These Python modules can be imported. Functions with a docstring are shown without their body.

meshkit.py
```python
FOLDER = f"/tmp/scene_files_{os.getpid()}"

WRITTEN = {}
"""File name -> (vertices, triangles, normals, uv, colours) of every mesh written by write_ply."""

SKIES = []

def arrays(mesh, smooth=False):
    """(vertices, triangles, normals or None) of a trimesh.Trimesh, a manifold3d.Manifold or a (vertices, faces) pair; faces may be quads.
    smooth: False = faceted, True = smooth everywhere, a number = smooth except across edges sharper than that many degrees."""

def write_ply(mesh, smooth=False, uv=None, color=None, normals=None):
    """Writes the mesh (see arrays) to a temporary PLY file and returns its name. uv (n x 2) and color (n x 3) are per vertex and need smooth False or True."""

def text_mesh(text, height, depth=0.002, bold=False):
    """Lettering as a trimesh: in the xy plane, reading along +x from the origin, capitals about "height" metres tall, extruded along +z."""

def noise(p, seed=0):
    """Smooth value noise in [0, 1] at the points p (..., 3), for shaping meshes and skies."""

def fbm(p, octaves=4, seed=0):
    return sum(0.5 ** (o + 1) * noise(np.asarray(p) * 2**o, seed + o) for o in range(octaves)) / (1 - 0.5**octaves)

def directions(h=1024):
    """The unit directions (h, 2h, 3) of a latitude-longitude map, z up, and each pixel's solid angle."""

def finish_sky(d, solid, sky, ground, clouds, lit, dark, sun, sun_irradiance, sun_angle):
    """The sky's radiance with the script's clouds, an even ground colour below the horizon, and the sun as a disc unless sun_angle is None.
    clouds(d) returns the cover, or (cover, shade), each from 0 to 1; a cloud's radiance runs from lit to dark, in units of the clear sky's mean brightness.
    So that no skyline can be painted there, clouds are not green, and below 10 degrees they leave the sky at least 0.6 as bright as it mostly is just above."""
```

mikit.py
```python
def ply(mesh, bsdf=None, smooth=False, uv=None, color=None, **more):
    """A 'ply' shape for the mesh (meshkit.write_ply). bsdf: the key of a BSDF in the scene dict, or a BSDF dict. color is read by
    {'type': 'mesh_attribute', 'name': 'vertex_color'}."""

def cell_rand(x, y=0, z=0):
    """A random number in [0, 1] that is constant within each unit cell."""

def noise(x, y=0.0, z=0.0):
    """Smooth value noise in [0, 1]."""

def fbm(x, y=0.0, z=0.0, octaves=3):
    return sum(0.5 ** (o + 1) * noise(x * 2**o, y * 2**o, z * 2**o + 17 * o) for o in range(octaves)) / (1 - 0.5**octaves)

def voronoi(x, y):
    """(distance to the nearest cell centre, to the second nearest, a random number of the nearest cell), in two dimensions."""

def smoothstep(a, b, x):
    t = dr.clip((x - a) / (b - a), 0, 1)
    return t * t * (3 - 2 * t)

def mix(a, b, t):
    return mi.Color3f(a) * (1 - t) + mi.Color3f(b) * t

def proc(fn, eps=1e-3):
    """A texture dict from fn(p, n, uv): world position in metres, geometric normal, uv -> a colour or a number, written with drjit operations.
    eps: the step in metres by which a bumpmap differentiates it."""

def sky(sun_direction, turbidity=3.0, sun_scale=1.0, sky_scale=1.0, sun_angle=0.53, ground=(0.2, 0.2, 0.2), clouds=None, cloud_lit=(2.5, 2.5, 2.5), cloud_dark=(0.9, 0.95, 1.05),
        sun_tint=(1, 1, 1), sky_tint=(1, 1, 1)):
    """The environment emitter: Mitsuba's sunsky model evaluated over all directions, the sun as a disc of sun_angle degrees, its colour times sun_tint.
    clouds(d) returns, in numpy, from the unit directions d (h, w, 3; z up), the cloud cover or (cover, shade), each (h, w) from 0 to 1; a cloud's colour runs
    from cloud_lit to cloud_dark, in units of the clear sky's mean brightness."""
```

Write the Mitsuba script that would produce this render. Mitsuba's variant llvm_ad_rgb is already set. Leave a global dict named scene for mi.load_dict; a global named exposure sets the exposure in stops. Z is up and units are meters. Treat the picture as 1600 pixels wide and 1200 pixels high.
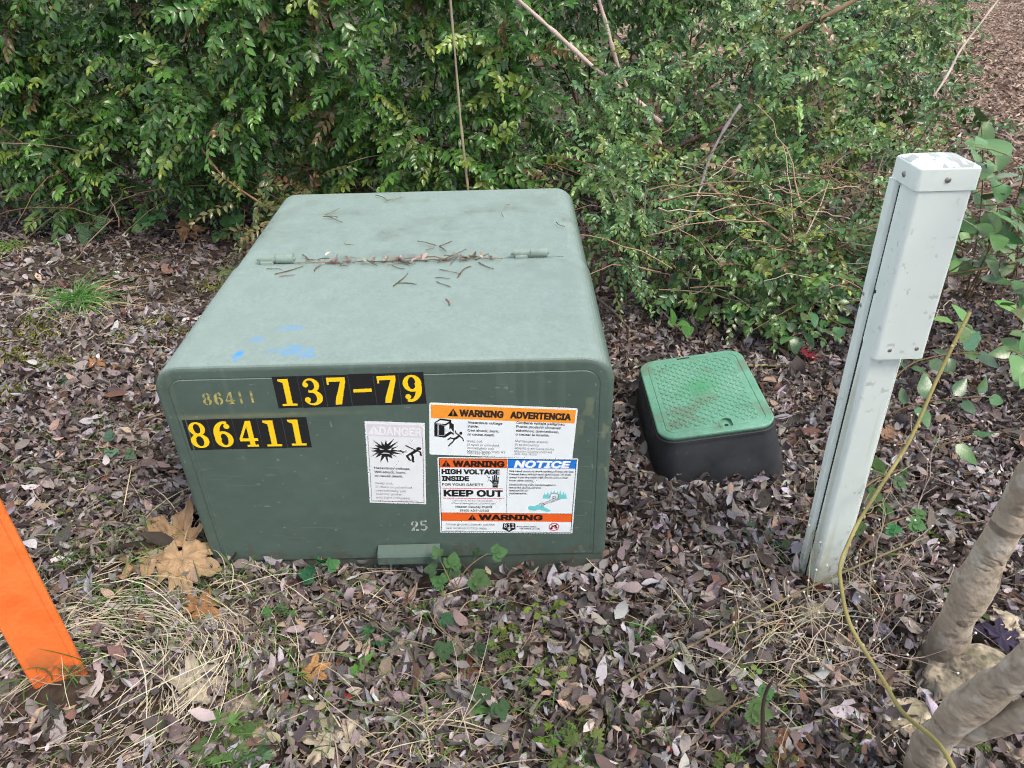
import math, numpy as np, trimesh, mitsuba as mi, mikit, meshkit, drjit as dr
import manifold3d as m3
from shapely import affinity
from shapely.geometry import Point, Polygon, LineString, box as sbox
from shapely.ops import unary_union
from mikit import proc, fbm, noise, mix, smoothstep, voronoi, cell_rand

PI = math.pi
T = mi.ScalarTransform4f
scene, labels = {}, {}

# ------------------------------------------------------------------ camera, sky, exposure
CAM = np.array([0.27302, -1.37753, 1.32638])
FWD = np.array([-0.0042643, 0.8566406, -0.51589601])
UPV = np.array([0.02391178, 0.51584054, 0.85635084])
RGT = np.cross(FWD, UPV)
FOV = 68.2358
scene['camera'] = {'type': 'perspective', 'fov': FOV, 'fov_axis': 'x', 'near_clip': 0.05, 'far_clip': 300.0,
                   'to_world': T().look_at(origin=CAM.tolist(), target=(CAM + FWD).tolist(), up=UPV.tolist())}
exposure = 2.75
scene['sky'] = mikit.sky((0.45, -0.42, 0.80), turbidity=3, sun_scale=0.42, sun_angle=20, clouds=lambda d: 0.75, sun_tint=(.92, .985, 1.10),
                         cloud_lit=(2.4, 2.5, 2.65), cloud_dark=(1.4, 1.5, 1.7), ground=(0.12, 0.11, 0.09))
rng = np.random.default_rng(7)


# ------------------------------------------------------------------ helpers
def unit(v):
    v = np.asarray(v, float)
    return v / np.maximum(np.linalg.norm(v, axis=-1, keepdims=True), 1e-12)


def key(name, parent=None):
    base = f'{parent}__{name}' if parent else name
    k, i = base, 0
    while k in scene or k in labels or any(q.startswith(k + '__') for q in (scene if not parent else ())):
        i += 1
        k = f'{base}_{i:03d}'
    return k


COUNT = {}


def numbered(base):
    n = COUNT.get(base, 0)
    COUNT[base] = n + 1
    return base if n == 0 else f'{base}_{n:03d}'


def put(name, mesh, bsdf, parent=None, smooth=False, color=None, label=None, kind=None):
    k = numbered(f'{parent}__{name}' if parent else name)
    if color is not None:
        v = mesh[0] if isinstance(mesh, tuple) else mesh.vertices
        color = np.broadcast_to(np.asarray(color, float), (len(v), 3))
        smooth = bool(smooth)
    scene[k] = mikit.ply(mesh, bsdf, smooth=smooth, color=color)
    e = {}
    if label: e['label'] = label
    if kind: e['kind'] = kind
    if e: labels[k] = e
    return k


def thing(name, label, cat, group=None):
    k = numbered(name)
    labels[k] = {'label': label, 'category': cat}
    if group: labels[k]['group'] = group
    return k


def tag(k, label, cat, group=None):
    labels[k] = {**labels.get(k, {}), 'label': label, 'category': cat}
    if group: labels[k]['group'] = group


def cat_mesh(parts):
    vs, fs, n = [], [], 0
    for v, f in parts:
        vs.append(v); fs.append(np.asarray(f) + n); n += len(v)
    return np.vstack(vs), np.vstack(fs)


def spline(pts, n):
    p = np.asarray(pts, float)
    if len(p) == 2:
        t = np.linspace(0, 1, n)[:, None]
        return p[0] * (1 - t) + p[1] * t
    d = np.r_[0, np.cumsum(np.linalg.norm(np.diff(p, axis=0), axis=1) ** .5)]
    from scipy.interpolate import CubicSpline, PchipInterpolator
    return PchipInterpolator(d, p)(np.linspace(0, d[-1], n))


def tube(pts, radii, sides=6, caps=True):
    p = np.asarray(pts, float)
    r = np.broadcast_to(radii, (len(p),))
    t = unit(np.gradient(p, axis=0))
    a = unit(np.cross(t, [0.31, 0.2, 0.93]))
    b = np.cross(t, a)
    ang = np.arange(sides) * 2 * PI / sides
    v = (p[:, None] + r[:, None, None] * (np.cos(ang)[None, :, None] * a[:, None] + np.sin(ang)[None, :, None] * b[:, None])).reshape(-1, 3)
    i, j = np.meshgrid(np.arange(len(p) - 1), np.arange(sides), indexing='ij')
    q = np.stack([i * sides + j, i * sides + (j + 1) % sides, (i + 1) * sides + (j + 1) % sides, (i + 1) * sides + j], -1).reshape(-1, 4)
    f = np.vstack([q[:, [0, 1, 2]], q[:, [0, 2, 3]]])
    if caps:
        n = len(v)
        v = np.vstack([v, p[:1], p[-1:]])
        k = np.arange(sides)
        f = np.vstack([f, np.stack([k * 0 + n, (k + 1) % sides, k], 1), np.stack([k * 0 + n + 1, k + n - sides, (k + 1) % sides + n - sides], 1)])
    return v, f


def tubes_many(P, R, sides=3):
    """P (N, K, 3) polylines, R (N, K) radii -> one mesh."""
    N, K = P.shape[:2]
    t = unit(np.gradient(P, axis=1))
    a = unit(np.cross(t, np.array([0.31, 0.2, 0.93])))
    b = np.cross(t, a)
    ang = np.arange(sides) * 2 * PI / sides
    v = P[:, :, None] + R[:, :, None, None] * (np.cos(ang)[:, None] * a[:, :, None] + np.sin(ang)[:, None] * b[:, :, None])
    i, j = np.meshgrid(np.arange(K - 1), np.arange(sides), indexing='ij')
    q = np.stack([i * sides + j, i * sides + (j + 1) % sides, (i + 1) * sides + (j + 1) % sides, (i + 1) * sides + j], -1).reshape(-1, 4)
    f = np.vstack([q[:, [0, 1, 2]], q[:, [0, 2, 3]]])
    F = (f[None] + (np.arange(N) * K * sides)[:, None, None]).reshape(-1, 3)
    return v.reshape(-1, 3), F


def leaves(base, d, nrm, L, W, curl, cup, rows=3, shape='lance', twist=0.0, rough=0.0):
    """N leaves of 3 columns; returns V (N, M, 3), F (T, 3)."""
    N = len(base)
    d = unit(d)
    side = unit(np.cross(d, nrm))
    up = np.cross(side, d)
    s = np.linspace(0, 1, rows + 2)[1:-1]
    if shape == 'lance':
        w = np.sin(PI * s ** 0.8) ** 0.9
    elif shape == 'oval':
        w = np.sin(PI * s ** 0.75) ** 0.62
    else:
        w = np.sin(PI * s ** 0.6) ** 0.8
    L, W, curl, cup, twist = (np.broadcast_to(np.asarray(x, float), (N,)) for x in (L, W, curl, cup, twist))
    c = np.where(np.abs(curl) < 1e-3, 1e-3, curl)

    def spine(t):
        a = np.sin(c * t) / c
        h = -(1 - np.cos(c * t)) / c
        return base + (L * a)[:, None] * d + (L * h)[:, None] * up

    V = [spine(0.0)]
    for si, wi in zip(s, w):
        p = spine(si)
        loc_up = np.cos(c * si)[:, None] * up + np.sin(c * si)[:, None] * d
        ct, st = np.cos(twist * si)[:, None], np.sin(twist * si)[:, None]
        sd, lu = ct * side + st * loc_up, ct * loc_up - st * side
        out = (W * wi * .5 * np.cos(cup))[:, None] * sd
        lift = (W * wi * .5 * np.sin(cup))[:, None] * lu
        if rough:
            j1, j2 = (rng.normal(0, rough, (N, 1)) * W[:, None] * lu for _ in range(2))
        else:
            j1 = j2 = 0
        V += [p - out + lift + j1, p, p + out + lift + j2]
    V.append(spine(1.0))
    F = [[0, 2, 1], [0, 3, 2]]
    for k in range(rows - 1):
        a = 1 + 3 * k
        for j in (0, 1):
            F += [[a + j, a + j + 1, a + j + 4], [a + j, a + j + 4, a + j + 3]]
    a, tip = 1 + 3 * (rows - 1), 1 + 3 * rows
    F += [[a, a + 1, tip], [a + 1, a + 2, tip]]
    return np.stack(V, 1), np.array(F)


def join(V, F):
    N, M = V.shape[:2]
    return V.reshape(-1, 3), (F[None] + (np.arange(N) * M)[:, None, None]).reshape(-1, 3)


def jitter_col(c, n, amt=.2, hue=.08):
    c = np.asarray(c, float)
    k = np.exp(rng.normal(0, amt, (n, 1)))
    return np.clip(c * k * np.exp(rng.normal(0, hue, (n, 3))), .004, .85)


def project(P):
    d = P - CAM
    z = d @ FWD
    s = 512 / math.tan(math.radians(FOV / 2))
    return 512 + s * (d @ RGT) / z, 384 - s * (d @ UPV) / z, z


def ground_z(x, y):
    x, y = np.asarray(x, float), np.asarray(y, float)
    p = np.stack([x, y, x * 0], -1)
    near = np.exp(-((x - .3) ** 2 + (y - .6) ** 2) / 60)
    return -.047 - .027 * np.clip(x, -1.6, 1.6) + near * ((meshkit.noise(p * 2.2, 3) - .5) * .03 + (meshkit.noise(p * 7, 4) - .5) * .016) + (meshkit.noise(p * .35, 9) - .5) * .12 * (1 - near)


def rbox(sx, sy, sz, r=.004, seg=4):
    """Box with rounded edges centred at the origin."""
    s = m3.Manifold.sphere(r, 4 * seg)
    hx, hy, hz = sx / 2 - r, sy / 2 - r, sz / 2 - r
    m = m3.Manifold.batch_hull([s.translate([a * hx, b * hy, c * hz]) for a in (-1, 1) for b in (-1, 1) for c in (-1, 1)]).to_mesh()
    return trimesh.Trimesh(m.vert_properties[:, :3], m.tri_verts, process=False)


def place(mesh, M):
    m = mesh.copy(); m.apply_transform(M); return m


def tr(x, y, z):
    return trimesh.transformations.translation_matrix([x, y, z])


def rot(deg, ax):
    return trimesh.transformations.rotation_matrix(math.radians(deg), ax)


# ------------------------------------------------------------------ materials
VC = {'type': 'mesh_attribute', 'name': 'vertex_color'}
scene['leaf_mat'] = {'type': 'twosided', 'b': {'type': 'principled', 'base_color': VC, 'roughness': 0.33, 'specular': 0.5}}
scene['dull_leaf_mat'] = {'type': 'principledthin', 'base_color': VC, 'roughness': 0.55, 'eta': 1.5, 'diff_trans': 0.25}
scene['twig_mat'] = {'type': 'twosided', 'b': {'type': 'principled', 'base_color': VC, 'roughness': 0.75, 'specular': 0.3}}
scene['print_mat'] = {'type': 'twosided', 'b': {'type': 'principled', 'base_color': VC, 'roughness': 0.38, 'specular': 0.45}}


def soil(p, n, uv):
    a = fbm(p.x * 9, p.y * 9, p.z * 9, 4)
    b = noise(p.x * 60, p.y * 60, p.z * 60)
    return mix((.022, .017, .013), (.085, .065, .05), dr.clip(a * .7 + b * .5 - .1, 0, 1))


scene['soil_mat'] = {'type': 'bumpmap', 't': proc(lambda p, n, uv: fbm(p.x * 40, p.y * 40, p.z * 40, 3)), 'scale': .012,
                     'b': {'type': 'twosided', 'b': {'type': 'principled', 'base_color': proc(soil), 'roughness': 0.95, 'specular': .15}}}


BLUE = [(-.317, .041, .014, .026, .95), (-.298, .112, .022, .016, .4), (-.215, .058, .055, .026, .5), (-.169, .037, .02, .012, .45), (-.232, .162, .03, .016, .35)]


def cab_paint(p, n, uv):
    base = mi.Color3f(.073, .112, .094)
    blotch = fbm(p.x * 5 + 3, p.y * 5, p.z * 5, 4)
    fine = fbm(p.x * 38, p.y * 38, p.z * 38, 3)
    grit = noise(p.x * 190, p.y * 190, p.z * 190)
    col = base * (0.9 + .25 * (blotch - .5) + .14 * (fine - .5))
    # weathering of the upward sheet: chalked paint, rain-borne grime
    flat = smoothstep(.45, .95, dr.abs(n.z)) * smoothstep(.3, .5, p.z)
    chalk = .64 + .07 * (fbm(p.x * 4, p.y * 2.5, 5.0, 3) - .5) + .14 * (fine - .5) + .16 * (grit - .5)
    col = mix(col, (.272, .350, .330), flat * dr.clip(chalk, 0, 1))
    grime = smoothstep(.52, .78, fbm(p.x * 11 + 9, p.y * 11, 2.0, 4)) * (.35 + .65 * smoothstep(.3, .75, fine))
    seam = dr.exp(-dr.square((p.y - .52) / .07)) * .5 + dr.exp(-dr.square((p.y - .8) / .22)) * .45 + .2
    col = mix(col, (.075, .072, .056), flat * dr.clip(grime * seam * .9 * (.1 + 1.1 * grit), 0, .6))
    col = mix(col, (.2, .25, .2), flat * smoothstep(.86, .97, grit) * .35)
    # overspray of blue marking paint
    b = mi.Float(0)
    for (x, y, rx, ry, al) in BLUE:
        q = dr.square((p.x - x) / rx) + dr.square((p.y - y) / ry)
        b = dr.maximum(b, al * smoothstep(1.3, -.1, q + 2.6 * (fbm(p.x * 60, p.y * 60, 1.0, 3) - .5)))
    col = mix(col, (.06, .24, .52), flat * b)
    # front: pale scuffs and a run of pollen dust under the old number
    up = 1 - flat
    scr = smoothstep(.9, .97, noise(p.x * 16 + p.z * 260, p.z * 7 - p.x * 14, 3.0)) * smoothstep(.45, .7, fbm(p.x * 4, p.z * 4, 8.0, 3))
    col = mix(col, (.16, .2, .165), up * scr * .35)
    band = dr.exp(-dr.square((p.z - .436 - .01 * p.x) / .006)) * smoothstep(.05, -.3, p.x) * smoothstep(-.475, -.44, p.x)
    col = mix(col, (.17, .18, .1), up * band * (.3 + .6 * fine))
    streak = smoothstep(.55, .85, noise(p.x * 85, 3.0, p.z * 2.2)) * smoothstep(.35, .6, fbm(p.x * 6, p.z * 3, 1.0, 3)) * smoothstep(.12, .55, p.z)
    col = mix(col, (.125, .16, .135), up * streak * .22)
    splash = smoothstep(.62, .72, fbm(p.x * 42, p.z * 42, 6.0, 3)) * smoothstep(.13, .0, p.z)
    col = mix(col, (.075, .066, .05), up * splash * .55)
    edge = smoothstep(.035, -.03, p.z) * (.3 + .6 * fine)
    col = mix(col, (.06, .055, .042), up * dr.clip(edge, 0, 1) * .7)
    lichen = smoothstep(.64, .74, fbm(p.x * 30, p.y * 30, p.z * 16 + 4, 3)) * smoothstep(.36, .46, p.x)
    col = mix(col, (.2, .22, .13), up * lichen * .45)
    speck = smoothstep(.93, .97, noise(p.x * 90, p.y * 90, p.z * 90))
    return mix(col, (.25, .27, .22), up * speck * .4)


def cab_rough(p, n, uv):
    return .42 + .25 * fbm(p.x * 20, p.y * 20, p.z * 20, 2)


scene['cabinet_mat'] = {'type': 'bumpmap', 't': proc(lambda p, n, uv: fbm(p.x * 120, p.y * 120, p.z * 120, 2)), 'scale': .0005,
                        'b': {'type': 'twosided', 'b': {'type': 'principled', 'base_color': proc(cab_paint), 'roughness': proc(cab_rough), 'specular': 0.5}}}
scene['gap_mat'] = {'type': 'twosided', 'b': {'type': 'principled', 'base_color': {'type': 'rgb', 'value': [.02, .023, .019]}, 'roughness': .8}}


def post_paint(p, n, uv):
    a = fbm(p.x * 14, p.y * 14, p.z * 9, 4)
    f = fbm(p.x * 90, p.y * 90, p.z * 60, 3)
    col = mix((.66, .735, .69), (.75, .81, .77), a)
    spots = smoothstep(.66, .78, f) * smoothstep(.4, .62, a)
    col = mix(col, (.40, .43, .37), spots * .6)
    top = smoothstep(.6, .9, dr.abs(n.z)) * smoothstep(.47, .56, fbm(p.x * 55, p.y * 32, 3.0, 4))
    col = mix(col, (.24, .255, .25), top * .75)
    low = smoothstep(.16, -.02, p.z) * (.2 + .8 * f)
    col = mix(col, (.15, .15, .1), low * .75)
    run = smoothstep(.6, .8, noise(p.x * 70, p.y * 70, p.z * 2.5)) * smoothstep(.6, .5, p.z)
    return mix(col, (.46, .46, .33), run * .5)


scene['post_mat'] = {'type': 'twosided', 'b': {'type': 'principled', 'base_color': proc(post_paint), 'roughness': 0.4, 'specular': 0.5}}
scene['bolt_mat'] = {'type': 'twosided', 'b': {'type': 'principled', 'base_color': proc(lambda p, n, uv: mix((.2, .19, .17), (.45, .44, .42), fbm(p.x * 300, p.y * 300, p.z * 300, 2))), 'roughness': .45, 'metallic': .8}}


def lid_green(p, n, uv):
    a = fbm(p.x * 16, p.y * 16, p.z * 16, 4)
    f = fbm(p.x * 80, p.y * 80, p.z * 80, 3)
    col = mix((.072, .245, .15), (.185, .365, .275), dr.clip(.75 * a + .4 * f - .05, 0, 1))
    dirt = smoothstep(.5, .72, fbm(p.x * 13 + 4, p.y * 13, 7.0, 4))
    ctr = dr.exp(-(dr.square(p.x - .840) + dr.square(p.y - .60)) / .0022)
    col = mix(col, (.12, .13, .09), dirt * .5 * (1 - ctr))
    return mix(col, (.035, .24, .085), ctr * .6)


scene['green_plastic_mat'] = {'type': 'twosided', 'b': {'type': 'principled', 'base_color': proc(lid_green), 'roughness': 0.55, 'specular': 0.4}}


def black_plastic(p, n, uv):
    a = fbm(p.x * 12, p.y * 12, p.z * 12, 4)
    s = noise(p.x * 30 + p.z * 60, p.y * 20, p.z * 25 - p.x * 70)
    col = mix((.018, .02, .024), (.05, .054, .06), dr.clip(a * 1.3 - .2, 0, 1))
    return mix(col, (.13, .135, .135), smoothstep(.8, .95, s) * smoothstep(.45, .7, a) * .5)


scene['black_plastic_mat'] = {'type': 'twosided', 'b': {'type': 'principled', 'base_color': proc(black_plastic), 'roughness': 0.5, 'specular': 0.45}}


def orange_film(p, n, uv):
    a = fbm(p.x * 25, p.y * 25, p.z * 18, 4)
    f = noise(p.x * 140, p.y * 140, p.z * 140)
    col = mix((.76, .12, .018), (.88, .235, .06), dr.clip(a * .9 + f * .35 - .12, 0, 1))
    scuff = smoothstep(.84, .93, noise(p.x * 30 + p.z * 60, p.y * 30, p.z * 24 - p.x * 40)) * smoothstep(.4, .65, a)
    col = mix(col, (.80, .42, .26), scuff * .5)
    return mix(col, (.22, .09, .04), smoothstep(.14, -.02, p.z) * smoothstep(.42, .62, a) * .8)


scene['orange_mat'] = {'type': 'twosided', 'b': {'type': 'principled', 'base_color': proc(orange_film), 'roughness': 0.5, 'specular': 0.4}}


def bark(p, n, uv):
    a = fbm(p.x * 22, p.y * 22, p.z * 9, 4)
    rings = noise(p.x * 12, p.y * 12, p.z * 70 + 5 * a)
    f = fbm(p.x * 110, p.y * 110, p.z * 160, 3)
    col = mix((.18, .145, .11), (.44, .37, .29), dr.clip(.95 * a + .06 * rings + .55 * f - .26, 0, 1))
    scar = smoothstep(.78, .88, noise(p.x * 24 + 7, p.y * 24, p.z * 38)) + .7 * smoothstep(.62, .75, fbm(p.x * 45, p.y * 45, p.z * 30, 3))
    col = mix(col, (.10, .08, .062), dr.clip(scar, 0, 1) * .7)
    lich = smoothstep(.54, .64, fbm(p.x * 34 + 3, p.y * 34, p.z * 26, 4))
    col = mix(col, (.46, .43, .37), lich * .5)
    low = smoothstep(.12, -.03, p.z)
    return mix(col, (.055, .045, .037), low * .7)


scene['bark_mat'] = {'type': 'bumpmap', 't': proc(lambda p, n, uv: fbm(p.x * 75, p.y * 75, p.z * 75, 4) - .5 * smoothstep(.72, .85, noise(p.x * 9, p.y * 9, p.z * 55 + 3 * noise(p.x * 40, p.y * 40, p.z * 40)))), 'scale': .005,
                     'b': {'type': 'twosided', 'b': {'type': 'principled', 'base_color': proc(bark), 'roughness': 0.8, 'specular': 0.25}}}


def rock(p, n, uv):
    a = fbm(p.x * 20, p.y * 20, p.z * 20, 4)
    f = fbm(p.x * 120, p.y * 120, p.z * 120, 3)
    col = mix((.10, .085, .065), (.50, .42, .31), dr.clip((a - .5) * 1.8 + (f - .5) * 1.2 + .5, 0, 1))
    col = mix(col, (.05, .045, .038), smoothstep(.62, .72, fbm(p.x * 60 + 9, p.y * 60, p.z * 60, 3)) * .7)
    return mix(col, (.07, .075, .035), smoothstep(.55, .72, fbm(p.x * 34, p.y * 34, p.z * 34 + 5, 3)) * .5)


scene['rock_mat'] = {'type': 'bumpmap', 't': proc(lambda p, n, uv: fbm(p.x * 70, p.y * 70, p.z * 70, 4)), 'scale': .006,
                     'b': {'type': 'twosided', 'b': {'type': 'principled', 'base_color': proc(rock), 'roughness': 0.85, 'specular': 0.25}}}

# ------------------------------------------------------------------ ground
def axis(lo, hi, step, far):
    mid = np.arange(lo, hi + 1e-6, step)
    out = np.cumsum(step * 1.22 ** np.arange(1, 60)); out = out[out < far]
    return np.concatenate([(lo - out)[::-1], mid, hi + out])


gx, gy = axis(-4, 5, .04, 60), axis(-1.8, 5, .04, 60)
X, Y = np.meshgrid(gx, gy)
gv = np.stack([X, Y, ground_z(X, Y)], -1).reshape(-1, 3)
i, j = np.meshgrid(np.arange(len(gy) - 1), np.arange(len(gx) - 1), indexing='ij')
a = i * len(gx) + j
q = np.stack([a, a + 1, a + len(gx) + 1, a + len(gx)], -1).reshape(-1, 4)
put('ground', (gv, q), 'soil_mat', smooth=True)
labels['ground'] = {'kind': 'structure', 'label': 'dark soil under the fallen leaves'}

# ------------------------------------------------------------------ electrical cabinet
W2, DEPTH, H0, HS = .485, 1.10, .557, .0345
CX = thing('electrical_cabinet', 'low olive green steel utility cabinet with rounded top, yellow numbers and warning stickers', 'electrical cabinet')


def profile(inset, y, zb, r=.066, n=10):
    w, h, r = W2 - inset, H0 + HS * y - inset, max(r - inset, .005)
    pts = [(-w, zb)]
    for k in range(n + 1):
        t = PI - k * PI / 2 / n
        pts.append((-w + r + r * math.cos(t), h - r + r * math.sin(t)))
    for k in range(n + 1):
        t = PI / 2 - k * PI / 2 / n
        pts.append((w - r + r * math.cos(t), h - r + r * math.sin(t)))
    pts.append((w, zb))
    return np.array([(x - (.013 * max(z, 0) / .55 * min(1, -x / .3) if x < 0 else 0), y, z) for x, z in pts])


def loft(rings, close=True, cap0=True, cap1=True):
    n = len(rings[0]); v = np.vstack(rings); f = []
    for k in range(len(rings) - 1):
        for m in range(n if close else n - 1):
            a, b = k * n + m, k * n + (m + 1) % n
            f += [[a, b, b + n], [a, b + n, a + n]]
    for on, k in ((cap0, 0), (cap1, len(rings) - 1)):
        if on:
            c = len(v); v = np.vstack([v, rings[k].mean(0)])
            for m in range(n):
                e = [k * n + m, k * n + (m + 1) % n, c]
                f.append(e if k else e[::-1])
    return v, np.array(f)


def shell(spec, zb, cap0=False, cap1=True):
    return loft([profile(i_, y, zb) for i_, y in spec], True, cap0, cap1)


R = .014
fil = [(R * (1 - math.sin(t)), R * (1 - math.cos(t))) for t in np.linspace(0, PI / 2, 6)]
spec = [(.034, .0016), (.0305, .0016), (.0300, .0004), (.029, 0)] + fil + [(0, .1), (0, .2), (0, .3), (0, .4), (0, .52), (.002, .5235), (.012, .5235)]
put('hood', shell(spec, .006, False, True), 'cabinet_mat', CX, smooth=35)
put('front_panel', loft([profile(.0318, .02, .0068), profile(.0318, .0004, .0068), profile(.0326, -.0004, .0076)], True, False, True), 'cabinet_mat', CX, smooth=30)
spec = [(.014, .5275), (.0055, .5275), (.004, .529), (.004, .6), (.004, .7), (.004, .8), (.004, .9), (.004, 1.0)] + [(.004 + R * (1 - math.cos(t)), DEPTH - R * (1 - math.sin(t))) for t in np.linspace(0, PI / 2, 6)]
put('rear_cover', shell(spec, -.06, True, True), 'cabinet_mat', CX, smooth=35)
put('base', loft([profile(.006, .004, -.08) * [1, 1, 0] + [0, 0, 0] + np.stack([np.zeros(24), np.zeros(24), np.clip(profile(.006, .004, -.08)[:, 2], -.08, .0055)], 1),
                  profile(.006, 1.06, -.08) * [1, 1, 0] + np.stack([np.zeros(24), np.zeros(24), np.clip(profile(.006, 1.06, -.08)[:, 2], -.08, .0055)], 1)], True, True, True), 'cabinet_mat', CX, smooth=30)
put('seam', (np.array([[-.41, .5216, H0 + HS * .5216 - .0028], [.41, .5216, H0 + HS * .5216 - .0028], [.41, .5290, H0 + HS * .529 - .0028], [-.41, .529, H0 + HS * .529 - .0028]]), np.array([[0, 1, 2, 3]])), 'gap_mat', CX)
# side seam flange on the front's right edge and a left one
for sx in (1, -1):
    m = rbox(.004, .004, .43, .0015)
    put('edge_bead', place(m, tr(sx * .4475, .0010, .235)), 'cabinet_mat', CX, smooth=30)
# latch lip: bent steel angle at the bottom
lipP = [(-.004, .052), (-.026, .040), (-.030, .034), (-.030, .012), (-.026, .008), (.002, .008)]
lip = [np.array([(x, y, z) for y, z in lipP]) for x in (-.069, .081)]
put('latch_lip', loft(lip, True, True, True), 'cabinet_mat', CX, smooth=20)
scene['hinge_mat'] = {'type': 'twosided', 'b': {'type': 'principled', 'base_color': proc(lambda p, n, uv: mix((.15, .205, .175), (.25, .32, .285), fbm(p.x * 60, p.y * 60, p.z * 60, 3))), 'roughness': .5}}
for x0, s in ((-.404, 1), (.273, 1)):
    hk = thing  # hinge: two barrel knuckles, pin and a welded foot
    zt = H0 + HS * .527
    h = put('hinge', cat_mesh([tube([(x0 + .004, .527, zt + .012), (x0 + .047, .527, zt + .012)], .0105, 16)]), 'hinge_mat', CX, smooth=40)
    put('knuckle', cat_mesh([tube([(x0 + .049, .527, zt + .012), (x0 + .094, .527, zt + .012)], .0128, 16)]), 'hinge_mat', h, smooth=40)
    put('pin', cat_mesh([tube([(x0 - .004, .527, zt + .011), (x0 + .099, .527, zt + .011)], .005, 10)]), 'hinge_mat', h, smooth=40)
    put('foot', place(rbox(.034, .022, .016, .003), tr(x0 + .024, .523, zt + .001)), 'hinge_mat', h, smooth=30)

# --- flat print: every sheet is a thin plate, every printed layer stands 0.4 mm proud
BLACK, WHITE, YEL = (.010, .010, .011), (.74, .785, .81), (.88, .56, .012)


def extr(poly, depth=.0004):
    gs = [g for g in getattr(poly, 'geoms', [poly]) if g.geom_type == 'Polygon' and g.area > 1e-10]
    return trimesh.util.concatenate([trimesh.creation.extrude_polygon(g, depth, engine='earcut') for g in gs])


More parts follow.
